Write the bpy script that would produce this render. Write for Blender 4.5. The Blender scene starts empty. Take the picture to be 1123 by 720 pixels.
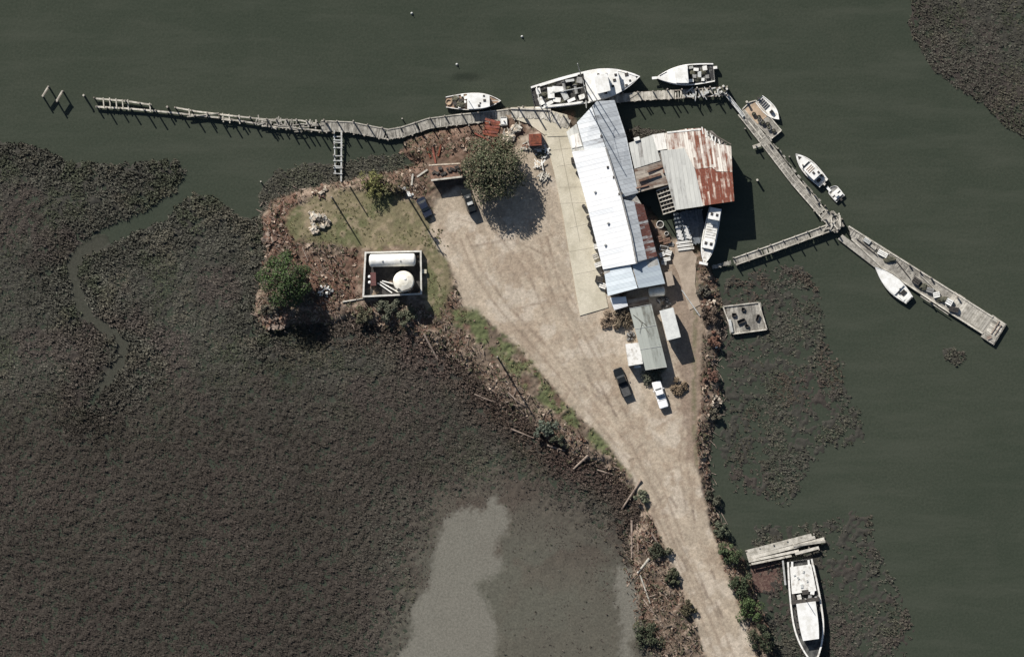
import bpy, bmesh, math, random
import numpy as np
from mathutils import Vector, Matrix
random.seed(7)
RS = np.random.RandomState(11)
S = 0.18
SC = bpy.context.scene
COL = SC.collection
R = random.uniform
def P(x, y, z=0.0): return Vector(((x-561.5)*S, (360-y)*S, z))
SHD = Vector((0.52, -0.854, 0)); SUN_EL = math.radians(33.5)

# ------------------------------------------------------------------ materials
def N(nt, t, **k):
    n = nt.nodes.new(t)
    for a, v in k.items(): setattr(n, a, v)
    return n
def mixc(nt, fac, a, b, mode='MIX'):
    m = N(nt, 'ShaderNodeMix', data_type='RGBA', blend_type=mode)
    for s, v in ((0, fac), (6, a), (7, b)):
        if hasattr(v, 'is_output'): nt.links.new(v, m.inputs[s])
        elif s == 0: m.inputs[0].default_value = v
        else: m.inputs[s].default_value = (*v, 1)
    return m.outputs[2]
def rng(nt, v, a, b, c, d):
    m = N(nt, 'ShaderNodeMapRange'); nt.links.new(v, m.inputs[0])
    for i, q in enumerate((a, b, c, d)): m.inputs[i+1].default_value = q
    return m.outputs[0]
def noise(nt, co, scale, det=5, rough=.6, dist=0):
    n = N(nt, 'ShaderNodeTexNoise'); n.inputs['Scale'].default_value = scale
    n.inputs['Detail'].default_value = det; n.inputs['Roughness'].default_value = rough
    n.inputs['Distortion'].default_value = dist
    if co is not None: nt.links.new(co, n.inputs['Vector'])
    return n.outputs[0]
def newmat(name):
    m = bpy.data.materials.new(name); m.use_nodes = True
    nt = m.node_tree; b = nt.nodes['Principled BSDF']
    return m, nt, b
def mapped(nt, ang=0, sc=(1, 1, 1), src='Object'):
    t = N(nt, 'ShaderNodeTexCoord')
    r = N(nt, 'ShaderNodeMapping', vector_type='POINT'); r.inputs['Rotation'].default_value = (0, 0, ang)
    nt.links.new(t.outputs[src], r.inputs[0])
    s = N(nt, 'ShaderNodeMapping'); s.inputs['Scale'].default_value = sc
    nt.links.new(r.outputs[0], s.inputs[0])
    return s.outputs[0]
def M(name, c, c2=None, sc=1.0, rough=.75, isl=0., bump=.15, thr=(.42, .62), ang=0, st=(1, 1, 1), spec=.3, metal=0, dirt=.0, fine=.12):
    m, nt, b = newmat(name)
    co = mapped(nt, ang, st)
    f = noise(nt, co, sc, 6, .62)
    col = mixc(nt, rng(nt, f, thr[0], thr[1], 0, 1), c, c2 or tuple(v*.72 for v in c))
    g = noise(nt, mapped(nt), 6, 4, .7)
    col = mixc(nt, 1., col, mixc(nt, rng(nt, g, .25, .75, 0, 1), (1-fine*2,)*3, (1+fine,)*3), 'MULTIPLY')
    if isl:
        ge = N(nt, 'ShaderNodeNewGeometry')
        v = rng(nt, ge.outputs['Random Per Island'], 0, 1, 1-isl, 1+isl)
        cc = N(nt, 'ShaderNodeCombineColor')
        for i in range(3): nt.links.new(v, cc.inputs[i])
        col = mixc(nt, 1., col, cc.outputs[0], 'MULTIPLY')
    if dirt:
        d = noise(nt, mapped(nt, ang, (1, 1, 1)), .55, 7, .7, .6)
        col = mixc(nt, rng(nt, d, .5, .72, 0, dirt), col, (.13, .10, .07))
    nt.links.new(col, b.inputs['Base Color'])
    b.inputs['Roughness'].default_value = rough; b.inputs['Metallic'].default_value = metal
    b.inputs['Specular IOR Level'].default_value = spec
    if bump:
        bp = N(nt, 'ShaderNodeBump'); bp.inputs['Strength'].default_value = bump; bp.inputs['Distance'].default_value = .1
        nt.links.new(g, bp.inputs['Height']); nt.links.new(bp.outputs[0], b.inputs['Normal'])
    return m
def sheet_metal(name, c, c2, ang, rust=0., pitch=.75, lo=.5, hi=.68, seam=.45, rustc=(.20, .062, .03), seg=2.6):
    """corrugated sheets: run along local y after turning by ang; each sheet its own tone, streaks along the run"""
    m, nt, b = newmat(name)
    co = mapped(nt, ang)
    sx = N(nt, 'ShaderNodeSeparateXYZ'); nt.links.new(co, sx.inputs[0])
    def math_(op, a, v):
        n = N(nt, 'ShaderNodeMath', operation=op); nt.links.new(a, n.inputs[0])
        if hasattr(v, 'is_output'): nt.links.new(v, n.inputs[1])
        else: n.inputs[1].default_value = v
        return n.outputs[0]
    ix = math_('FLOOR', math_('DIVIDE', sx.outputs[0], pitch), 0)
    iy = math_('FLOOR', math_('DIVIDE', math_('ADD', sx.outputs[1], math_('MULTIPLY', ix, .61)), seg), 0)
    cb = N(nt, 'ShaderNodeCombineXYZ'); nt.links.new(ix, cb.inputs[0]); nt.links.new(iy, cb.inputs[1])
    wn = N(nt, 'ShaderNodeTexWhiteNoise', noise_dimensions='2D'); nt.links.new(cb.outputs[0], wn.inputs[0])
    w2 = N(nt, 'ShaderNodeTexWhiteNoise', noise_dimensions='1D'); nt.links.new(ix, w2.inputs['W'])
    tone = math_('ADD', math_('MULTIPLY', wn.outputs[0], .5), math_('MULTIPLY', w2.outputs[0], .5))
    st = N(nt, 'ShaderNodeMapping'); st.inputs['Scale'].default_value = (1.6, .22, 1); nt.links.new(co, st.inputs[0])
    streak = noise(nt, st.outputs[0], 1.3, 6, .7)
    blotch = noise(nt, co, .35, 5, .65, .4)
    f = math_('ADD', math_('MULTIPLY', tone, .45), math_('MULTIPLY', streak, .6))
    col = mixc(nt, rng(nt, f, .35, .75, 0, 1), c, c2)
    if rust:
        rf = math_('ADD', math_('ADD', math_('MULTIPLY', tone, .30), math_('MULTIPLY', streak, .55)), math_('MULTIPLY', blotch, .35))
        rf = math_('ADD', rf, rust)
        rr = mixc(nt, rng(nt, noise(nt, co, 3, 5, .7), .35, .65, 0, 1), rustc, tuple(v*.55 for v in rustc))
        col = mixc(nt, rng(nt, rf, lo, hi, 0, 1), col, rr)
    fx = math_('FRACT', math_('DIVIDE', sx.outputs[0], pitch), 0)
    edge = rng(nt, math_('ABSOLUTE', math_('SUBTRACT', fx, .5), 0), .40, .49, 0, seam)
    col = mixc(nt, edge, col, (.09, .085, .08))
    nt.links.new(col, b.inputs['Base Color'])
    b.inputs['Roughness'].default_value = .55; b.inputs['Specular IOR Level'].default_value = .35
    wv = math_('SINE', math_('MULTIPLY', sx.outputs[0], 2*math.pi/.25), 0)
    bp = N(nt, 'ShaderNodeBump'); bp.inputs['Strength'].default_value = .25; bp.inputs['Distance'].default_value = .04
    nt.links.new(wv, bp.inputs['Height']); nt.links.new(bp.outputs[0], b.inputs['Normal'])
    return m
def vcol_mat(name, rough=.9, fine=(.55, 1.35), sc=3.0, bump=.5, isl=0, spec=.15, bdist=.15, sc2=9):
    m, nt, b = newmat(name)
    a = N(nt, 'ShaderNodeAttribute', attribute_name='Col')
    ge = N(nt, 'ShaderNodeNewGeometry')
    n1 = noise(nt, ge.outputs['Position'], sc, 6, .7)
    n2 = noise(nt, ge.outputs['Position'], sc2, 3, .7)
    mx = N(nt, 'ShaderNodeMath', operation='MULTIPLY_ADD'); nt.links.new(n2, mx.inputs[0]); mx.inputs[1].default_value = .5; 
    ml = N(nt, 'ShaderNodeMath', operation='MULTIPLY'); nt.links.new(n1, ml.inputs[0]); ml.inputs[1].default_value = .5
    nt.links.new(ml.outputs[0], mx.inputs[2])
    v = rng(nt, mx.outputs[0], .36, .64, fine[0], fine[1])
    if isl:
        i = rng(nt, ge.outputs['Random Per Island'], 0, 1, 1-isl, 1+isl)
        q = N(nt, 'ShaderNodeMath', operation='MULTIPLY'); nt.links.new(v, q.inputs[0]); nt.links.new(i, q.inputs[1]); v = q.outputs[0]
    cc = N(nt, 'ShaderNodeCombineColor')
    for i in range(3): nt.links.new(v, cc.inputs[i])
    nt.links.new(mixc(nt, 1., a.outputs['Color'], cc.outputs[0], 'MULTIPLY'), b.inputs['Base Color'])
    b.inputs['Roughness'].default_value = rough; b.inputs['Specular IOR Level'].default_value = spec
    if bump:
        bp = N(nt, 'ShaderNodeBump'); bp.inputs['Strength'].default_value = bump; bp.inputs['Distance'].default_value = bdist
        nt.links.new(mx.outputs[0], bp.inputs['Height']); nt.links.new(bp.outputs[0], b.inputs['Normal'])
    return m

A0 = math.atan2(42, 180)      # tilt of the warehouse axis against picture north
m_white = M('white_paint', (.80, .80, .78), (.66, .65, .61), .9, .45, 0, .05, spec=.4, fine=.05)
m_white_old = M('worn_white_paint', (.76, .75, .71), (.42, .39, .34), 1.3, .6, .08, .1, thr=(.5, .68), fine=.08, dirt=.3)
m_cream = M('cream_paint', (.80, .77, .68), (.64, .60, .50), 1.0, .5, 0, .05, fine=.06)
m_black = M('black_rubber', (.018, .018, .018), (.03, .03, .03), 2, .7, .2, .1)
m_dark = M('dark_gear', (.035, .033, .032), (.08, .07, .06), 2.5, .7, .4, .3)
m_grey = M('grey_metal', (.28, .28, .27), (.18, .17, .16), 1.6, .55, .25, .1)
m_lgrey = M('light_grey_metal', (.50, .51, .50), (.36, .36, .34), 1.2, .5, .15, .1)
m_glass = M('dark_glass', (.02, .024, .028), (.03, .034, .038), 1, .12, 0, 0, spec=.6)
m_wood = M('weathered_plank', (.36, .34, .30), (.19, .178, .155), .9, .85, .35, .3, st=(1, 1, 1), fine=.2)
m_woodd = M('dark_weathered_timber', (.20, .175, .15), (.10, .085, .07), 1.2, .9, .35, .3, fine=.2)
m_woodp = M('pale_plank', (.52, .49, .43), (.31, .29, .245), 1.0, .85, .3, .2, fine=.18)
m_pile = M('pile_timber', (.34, .31, .27), (.16, .14, .12), 2, .9, .3, .3)
m_tan = M('tan_plywood', (.50, .38, .27), (.36, .27, .19), .8, .8, .12, .15)
m_conc = M('concrete', (.58, .535, .43), (.46, .42, .325), .35, .9, 0, .2, thr=(.38, .66), fine=.12, dirt=.18)
m_wall_c = M('containment_concrete', (.62, .61, .57), (.48, .46, .42), 1.2, .85, 0, .2, fine=.1)
m_cfloor = M('shaded_concrete', (.035, .033, .032), (.075, .07, .065), .8, .8, 0, .2)  # enclosure floor: shadow of the walls put into the dark colour
m_rust = M('rusty_steel', (.22, .065, .035), (.10, .035, .022), 1.6, .8, .3, .3)
m_red = M('faded_red_paint', (.25, .075, .05), (.13, .05, .038), 1.4, .7, .3, .2)
m_maroon = M('maroon_paint', (.14, .06, .055), (.10, .05, .045), 1.4, .6, 0, .1)
m_brick = M('brown_boards', (.20, .12, .085), (.10, .065, .05), 1.4, .85, .4, .3)
m_blue = M('navy_paint', (.02, .026, .045), (.03, .035, .05), 1, .25, 0, 0, spec=.5)
m_carblk = M('black_car_paint', (.012, .014, .016), (.016, .02, .022), 1, .35, 0, 0, spec=.35)
m_carwht = M('white_car_paint', (.82, .82, .82), (.78, .78, .78), 1, .3, 0, 0, spec=.5, fine=.02)
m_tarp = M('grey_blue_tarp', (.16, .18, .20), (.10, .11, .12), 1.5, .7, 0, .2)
m_net = M('net_twine', (.05, .06, .045), (.12, .10, .07), 5, .9, .5, .5)
m_rubble = M('pale_rubble', (.60, .52, .42), (.36, .29, .22), 2, .85, .35, .2)
m_bark = M('bark', (.10, .08, .06), (.06, .05, .04), 2, .9, 0, .4)
m_drift = M('driftwood', (.30, .24, .195), (.16, .12, .10), 1.5, .9, .3, .3)
m_wallm = M('wall_boards', (.46, .45, .42), (.28, .26, .23), 1.0, .8, .1, .2)
m_walld = M('dark_wall_boards', (.22, .20, .18), (.12, .11, .10), 1.0, .85, .1, .2)

ra = -A0
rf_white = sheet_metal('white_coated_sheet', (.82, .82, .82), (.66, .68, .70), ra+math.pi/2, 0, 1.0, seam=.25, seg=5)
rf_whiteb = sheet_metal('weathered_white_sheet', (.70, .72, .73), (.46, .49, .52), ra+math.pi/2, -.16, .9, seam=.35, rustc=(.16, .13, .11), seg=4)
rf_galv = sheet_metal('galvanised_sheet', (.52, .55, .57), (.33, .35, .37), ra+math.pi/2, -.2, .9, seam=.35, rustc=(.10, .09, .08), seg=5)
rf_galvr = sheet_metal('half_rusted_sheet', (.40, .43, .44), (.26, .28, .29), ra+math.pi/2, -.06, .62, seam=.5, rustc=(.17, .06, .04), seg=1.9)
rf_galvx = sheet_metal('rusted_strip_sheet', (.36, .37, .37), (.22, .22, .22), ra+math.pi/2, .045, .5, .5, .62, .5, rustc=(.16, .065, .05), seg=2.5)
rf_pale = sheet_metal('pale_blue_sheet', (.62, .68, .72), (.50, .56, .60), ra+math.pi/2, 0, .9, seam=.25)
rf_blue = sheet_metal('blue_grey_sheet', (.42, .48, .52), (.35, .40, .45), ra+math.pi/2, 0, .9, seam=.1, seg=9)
rb = -0.15
rf_sgrey = sheet_metal('old_grey_sheet', (.56, .56, .52), (.38, .38, .36), rb, -.16, .8, seam=.3, rustc=(.15, .12, .10), seg=3.4)
rf_swhite = sheet_metal('old_white_sheet', (.82, .80, .76), (.66, .63, .57), rb, -.12, .8, seam=.25, rustc=(.30, .2, .13))
rf_srust = sheet_metal('rust_streaked_sheet', (.78, .73, .65), (.52, .48, .42), rb, -.035, .42, .50, .66, .5, (.27, .10, .06), 3)
rf_srust2 = sheet_metal('heavily_rusted_sheet', (.72, .62, .52), (.40, .34, .28), rb, .02, .42, .46, .60, .5, (.24, .072, .042), 1.6)
rf_brown = sheet_metal('dirty_brown_sheet', (.36, .32, .27), (.22, .19, .16), rb+1.5, -.03, .7, seam=.3, rustc=(.14, .08, .055), seg=2)
rf_trail = sheet_metal('mossy_grey_sheet', (.36, .38, .345), (.27, .285, .26), ra, -.12, 1.2, seam=.12, rustc=(.15, .14, .11), seg=30)

# ------------------------------------------------------------------ mesh builder
class MB:
    def __init__(s): s.v = []; s.f = []
    def add(s, vs, fs):
        o = len(s.v); s.v += [tuple(v) for v in vs]; s.f += [tuple(i+o for i in f) for f in fs]; return s
    def prism(s, poly, z0, z1):
        """poly: list of (x,y); z0,z1 numbers or lists"""
        n = len(poly)
        a = sum(poly[i][0]*poly[(i+1) % n][1]-poly[(i+1) % n][0]*poly[i][1] for i in range(n))
        zz0 = list(z0) if hasattr(z0, '__len__') else [z0]*n
        zz1 = list(z1) if hasattr(z1, '__len__') else [z1]*n
        if a < 0: poly = poly[::-1]; zz0 = zz0[::-1]; zz1 = zz1[::-1]
        vs = [(p[0], p[1], z) for p, z in zip(poly, zz0)]+[(p[0], p[1], z) for p, z in zip(poly, zz1)]
        fs = [tuple(range(n))[::-1], tuple(range(n, 2*n))]+[(i, (i+1) % n, (i+1) % n+n, i+n) for i in range(n)]
        return s.add(vs, fs)
    def box(s, c, d, rz=0, rx=0, ry=0, taper=1):
        m = Matrix.Translation(Vector(c)) @ Matrix.Rotation(rz, 4, 'Z') @ Matrix.Rotation(ry, 4, 'Y') @ Matrix.Rotation(rx, 4, 'X')
        vs = []
        for z in (-.5, .5):
            t = taper if z > 0 else 1
            for x, y in ((-.5, -.5), (.5, -.5), (.5, .5), (-.5, .5)):
                vs.append(m @ Vector((x*d[0]*t, y*d[1]*t, z*d[2])))
        return s.add(vs, [(3, 2, 1, 0), (4, 5, 6, 7), (0, 1, 5, 4), (1, 2, 6, 5), (2, 3, 7, 6), (3, 0, 4, 7)])
    def beam(s, p, q, w, h):
        p = Vector(p); q = Vector(q); d = (q-p)
        if d.length < 1e-6: return s
        d = d.normalized(); up = Vector((0, 0, 1)) if abs(d.z) < .95 else Vector((1, 0, 0))
        a = d.cross(up).normalized()*w/2; b = a.cross(d).normalized()*h/2
        vs = [p-a-b, p+a-b, p+a+b, p-a+b, q-a-b, q+a-b, q+a+b, q-a+b]
        return s.add(vs, [(0, 1, 2, 3), (7, 6, 5, 4), (0, 4, 5, 1), (1, 5, 6, 2), (2, 6, 7, 3), (3, 7, 4, 0)])
    def tube(s, p, q, r0, r1=None, n=8):
        r1 = r0 if r1 is None else r1
        p = Vector(p); q = Vector(q); d = (q-p).normalized()
        up = Vector((0, 0, 1)) if abs(d.z) < .95 else Vector((1, 0, 0))
        a = d.cross(up).normalized(); b = a.cross(d)
        vs = []
        for c, r in ((p, r0), (q, r1)):
            for i in range(n):
                t = 2*math.pi*i/n; vs.append(c+a*math.cos(t)*r+b*math.sin(t)*r)
        return s.add(vs, [tuple(range(n)), tuple(range(n, 2*n))[::-1]]+[(i, i+n, (i+1) % n+n, (i+1) % n) for i in range(n)])
    def lathe(s, c, prof, n=16, axis='z'):
        vs = []; c = Vector(c)
        for r, z in prof:
            for i in range(n):
                t = 2*math.pi*i/n
                v = Vector((r*math.cos(t), r*math.sin(t), z))
                if axis == 'x': v = Vector((v.z, v.x, v.y))
                if axis == 'y': v = Vector((v.y, v.z, v.x))
                vs.append(c+v)
        k = len(prof); fs = []
        for j in range(k-1):
            for i in range(n): fs.append((j*n+i, j*n+(i+1) % n, (j+1)*n+(i+1) % n, (j+1)*n+i))
        fs.append(tuple(range(n))[::-1]); fs.append(tuple(range((k-1)*n, k*n)))
        return s.add(vs, fs)
    def blob(s, c, r, seed=0, n=10, rough=.25):
        rr = random.Random(seed); vs = []; fs = []; k = 6
        for j in range(k+1):
            ph = math.pi*j/k
            for i in range(n):
                t = 2*math.pi*i/n; q = 1+rr.uniform(-rough, rough)
                vs.append((c[0]+r[0]*math.sin(ph)*math.cos(t)*q, c[1]+r[1]*math.sin(ph)*math.sin(t)*q, c[2]+r[2]*math.cos(ph)*(q if 0 < j < k else 1)))
        for j in range(k):
            for i in range(n): fs.append((j*n+i, (j+1)*n+i, (j+1)*n+(i+1) % n, j*n+(i+1) % n))
        return s.add(vs, fs)
    def build(s, name, mat, parent=None, world=False, label=None, smooth=False, kind=None):
        me = bpy.data.meshes.new(name)
        off = Vector((0, 0, 0)); p = parent
        if world:
            while p is not None: off += p.location; p = p.parent
        me.from_pydata([(v[0]-off.x, v[1]-off.y, v[2]-off.z) for v in s.v], [], s.f)
        me.validate(); me.materials.append(mat)
        if smooth: me.shade_smooth()
        o = bpy.data.objects.new(name, me); COL.objects.link(o)
        if parent: o.parent = parent
        if label: o['label'] = label
        if kind: o['kind'] = kind
        return o
def thing(name, label, cat, loc=(0, 0, 0), rz=0, group=None):
    o = bpy.data.objects.new(name, None); o.empty_display_size = .5; COL.objects.link(o)
    o.location = loc; o.rotation_euler = (0, 0, rz); o['label'] = label; o['category'] = cat
    if group: o['group'] = group
    return o
def tag(o, label, cat, group=None):
    o['label'] = label; o['category'] = cat
    if group: o['group'] = group
    return o
def copy_tree(o, parent=None):
    c = o.copy(); COL.objects.link(c)
    if parent: c.parent = parent
    for ch in list(o.children): copy_tree(ch, c)
    return c
def xy(p): return (P(*p).x, P(*p).y)
def polyxy(l): return [xy(p) for p in l]
# ------------------------------------------------------------------ noise and zones
def vnoise(x, y, f, seed):
    r = np.random.RandomState(seed); L = r.rand(256, 256)
    u = x*f+seed*3.17; v = y*f+seed*1.73
    i = np.floor(u).astype(int); j = np.floor(v).astype(int)
    fu = u-i; fv = v-j; fu = fu*fu*(3-2*fu); fv = fv*fv*(3-2*fv)
    a = L[i % 256, j % 256]; b = L[(i+1) % 256, j % 256]; c = L[i % 256, (j+1) % 256]; d = L[(i+1) % 256, (j+1) % 256]
    return (a*(1-fu)+b*fu)*(1-fv)+(c*(1-fu)+d*fu)*fv
def fbm(x, y, f, seed, o=4):
    t = 0; a = 1; n = 0
    for k in range(o): t = t+a*vnoise(x, y, f*2**k, seed+k*7); n += a; a *= .55
    return t/n
def sd(poly, x, y):
    """signed distance in px, positive inside"""
    d = np.full(x.shape, 1e9); ins = np.zeros(x.shape, bool); n = len(poly)
    for i in range(n):
        ax, ay = poly[i]; bx, by = poly[(i+1) % n]
        ex, ey = bx-ax, by-ay; l2 = ex*ex+ey*ey+1e-9
        t = np.clip(((x-ax)*ex+(y-ay)*ey)/l2, 0, 1)
        d = np.minimum(d, (x-ax-t*ex)**2+(y-ay-t*ey)**2)
        c = (ay > y) != (by > y)
        xx = ax+(y-ay)/(by-ay if by != ay else 1e-9)*ex
        ins ^= c & (x < xx)
    d = np.sqrt(d)
    return np.where(ins, d, -d)
def dline(pts, x, y):
    d = np.full(x.shape, 1e9)
    for (ax, ay), (bx, by) in zip(pts[:-1], pts[1:]):
        ex, ey = bx-ax, by-ay; t = np.clip(((x-ax)*ex+(y-ay)*ey)/(ex*ex+ey*ey+1e-9), 0, 1)
        d = np.minimum(d, (x-ax-t*ex)**2+(y-ay-t*ey)**2)
    return np.sqrt(d)
def ss(v, a, b):
    t = np.clip((v-a)/(b-a), 0, 1); return t*t*(3-2*t)

LAND = [(286, 236), (296, 220), (318, 210), (345, 204), (372, 199), (400, 192), (432, 188), (458, 180), (442, 168), (446, 153), (470, 146), (500, 138), (545, 132),
        (552, 120), (600, 119), (628, 124), (634, 140), (650, 150), (668, 175), (690, 215), (712, 228), (738, 262), (762, 268), (774, 282), (784, 305), (790, 335), (791, 365), (786, 400), (789, 440), (781, 470),
        (776, 505), (780, 545), (795, 590), (815, 612), (826, 640), (838, 680), (850, 720), (900, 900), (790, 900), (758, 760), (728, 722), (710, 690), (700, 650), (692, 615), (690, 585),
        (703, 560), (690, 535), (660, 508), (628, 498), (600, 482), (578, 458), (548, 438), (520, 412), (490, 385), (460, 372), (430, 358), (385, 352),
        (345, 354), (292, 362), (276, 345), (284, 310), (290, 275)]
YARD = [(478, 222), (500, 205), (545, 205), (560, 170), (570, 150), (600, 140), (632, 150), (640, 220), (680, 330), (705, 300), (735, 262), (752, 270), (764, 300), (770, 340),
        (768, 400), (766, 450), (762, 480), (766, 520), (776, 565), (790, 610), (808, 655), (826, 712), (880, 900), (835, 900), (778, 730), (756, 665), (735, 615), (715, 565), (690, 520), (660, 480), (628, 450),
        (598, 415), (570, 382), (535, 350), (508, 335), (500, 310), (490, 285), (470, 255)]
LAWN = [(322, 228), (345, 216), (375, 208), (425, 210), (455, 218), (478, 250), (494, 285), (497, 315), (482, 350), (466, 335), (466, 272), (394, 272), (360, 268), (325, 262), (312, 246)]
STRIP = [(492, 338), (515, 338), (540, 358), (574, 382), (600, 420), (632, 452), (662, 482), (690, 522), (672, 508), (645, 482), (606, 452), (578, 428), (552, 396), (520, 372), (500, 358)]
REDW = [(286, 236), (310, 214), (330, 210), (322, 240), (335, 268), (360, 285), (395, 280), (396, 330), (340, 345), (330, 300), (290, 280)]
REDN = [(440, 150), (545, 130), (560, 150), (600, 150), (600, 200), (585, 240), (560, 200), (505, 178), (470, 180), (450, 190), (430, 180)]
WM = [(-4000, 140), (-60, 140), (0, 152), (40, 160), (75, 174), (105, 176), (135, 179), (175, 172), (196, 177), (204, 186), (200, 198), (188, 214), (160, 230), (128, 243), (90, 262), (76, 282),
      (74, 300), (82, 330), (93, 351), (112, 361), (128, 371), (131, 390), (120, 405), (104, 425), (96, 440), (98, 444), (109, 430), (125, 410), (139, 396), (139, 378), (127, 363), (102, 346), (91, 330), (82, 300), (89, 281),
      (115, 268), (150, 252), (180, 240), (196, 220), (212, 210), (232, 212), (250, 226), (262, 238), (282, 236), (296, 240), (300, 300), (290, 360), (390, 345), (480, 375), (560, 435), (640, 495),
      (705, 540), (700, 600), (712, 670), (740, 722), (790, 900), (790, 4000), (-4000, 4000)]
PAN = [(540, 545), (552, 556), (560, 566), (556, 580), (548, 592), (545, 606), (552, 620), (540, 632), (522, 640), (535, 665), (545, 690), (540, 722), (560, 900), (380, 900), (436, 722), (452, 690), (450, 662), (470, 645), (474, 620), (480, 590), (490, 572), (512, 555), (522, 558), (530, 562)]
PAN2 = [(676, 622), (692, 622), (706, 650), (700, 680), (690, 706), (694, 724), (680, 724), (684, 690), (676, 660)]
SOFT = [(455, 610), (490, 550), (550, 530), (615, 560), (665, 590), (695, 625), (715, 700), (730, 760), (700, 900), (400, 900), (430, 720), (455, 640)]
EM = [(786, 300), (800, 296), (850, 286), (880, 282), (898, 296), (908, 330), (912, 370), (930, 400), (940, 440), (956, 455), (958, 490), (935, 498), (908, 500), (890, 530), (872, 560), (840, 555), (800, 545), (780, 500), (788, 440), (786, 370)]
EM2 = [(815, 560), (870, 572), (905, 560), (940, 552), (962, 562), (968, 600), (990, 640), (1010, 690), (1000, 730), (1060, 900), (850, 900), (840, 700), (825, 640)]
NE = [(990, -2000), (996, 10), (994, 28), (1000, 42), (1012, 62), (1022, 82), (1040, 95), (1062, 108), (1080, 122), (1098, 138), (1123, 156), (1400, 300), (4000, 800), (4000, -2000)]
ISLE = [(1028, 386), (1040, 376), (1058, 382), (1064, 396), (1050, 404), (1036, 398)]
NMX = [(655, 150), (672, 142), (700, 138), (728, 140), (738, 146), (712, 152), (690, 160)]
SHW = [(280, 210), (300, 185), (330, 175), (368, 175), (385, 170), (440, 165), (450, 185), (400, 196), (345, 206), (300, 222), (286, 240)]
def zones(x, y):
    w = (fbm(x, y, .045, 3, 4)-.5)*16; wf = (fbm(x, y, .22, 5, 3)-.5)*7
    z = {}
    z['land'] = sd(LAND, x, y)+w*.35+wf*.6
    z['yard'] = sd(YARD, x, y)+w*.3+wf*.5
    z['lawn'] = sd(LAWN, x, y)+w*.6+wf
    z['strip'] = sd(STRIP, x, y)+w*.6+wf
    z['redw'] = sd(REDW, x, y)+w+wf
    z['redn'] = sd(REDN, x, y)+w+wf
    z['wm'] = sd(WM, x, y)+wf*1.1+w*.3
    z['pan'] = np.maximum(sd(PAN, x, y), sd(PAN2, x, y))+w*.6+wf*1.0
    z['soft'] = sd(SOFT, x, y)+w*1.5
    z['em'] = np.maximum(sd(EM, x, y), sd(EM2, x, y))+w*.8+wf
    z['ne'] = sd(NE, x, y)+w*.4+wf*.6
    z['isle'] = np.maximum(np.maximum(sd(ISLE, x, y), sd(NMX, x, y)), sd(SHW, x, y))+w*.4+wf
    return z
CREEK = [(110, 266), (90, 276), (80, 290), (79, 305), (86, 330), (97, 349), (118, 363), (134, 375), (135, 393), (122, 408), (110, 424)]
TRACK_E = [(736, 262), (760, 262), (775, 300), (772, 350), (772, 480), (768, 520), (752, 500), (745, 440), (738, 350), (728, 320)]
DASH = [((647, 418), (651, 424)), ((653, 424), (658, 431)), ((661, 430), (666, 437)), ((650, 430), (655, 436)), ((657, 437), (663, 443)), ((666, 440), (671, 446)), ((644, 411), (647, 415)), ((672, 450), (676, 456)), ((640, 424), (644, 428)), ((690, 505), (694, 503)), ((700, 490), (705, 487)), ((716, 560), (720, 553)), ((724, 548), (728, 544)), ((735, 545), (742, 556)), ((748, 610), (754, 625)), ((770, 640), (776, 655)), ((785, 660), (792, 676)), ((760, 560), (762, 572)), ((780, 625), (784, 634))]
TRACKS = [[(505, 262), (520, 300), (548, 340), (590, 385), (640, 445), (690, 505), (722, 570), (755, 640), (785, 720)],
          [(512, 258), (528, 296), (556, 334), (598, 378), (648, 438), (698, 498), (731, 566), (764, 636), (794, 720)],
          [(600, 260), (615, 320), (650, 385), (690, 460), (725, 530), (752, 600), (785, 670), (805, 720)],
          [(592, 262), (606, 324), (641, 390), (681, 465), (716, 535), (743, 604), (776, 674), (797, 720)],
          [(520, 270), (560, 262), (600, 280), (640, 350), (660, 380)], [(752, 330), (758, 380), (752, 440), (745, 500), (752, 560)], [(761, 330), (766, 380), (761, 440), (753, 500), (760, 560)],
          [(560, 340), (600, 330), (640, 350), (665, 400)], [(500, 240), (540, 250), (580, 300), (600, 350)]]
def lerp(a, b, t): return a*(1-t[:, None])+np.array(b)[None]*t[:, None]
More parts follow.
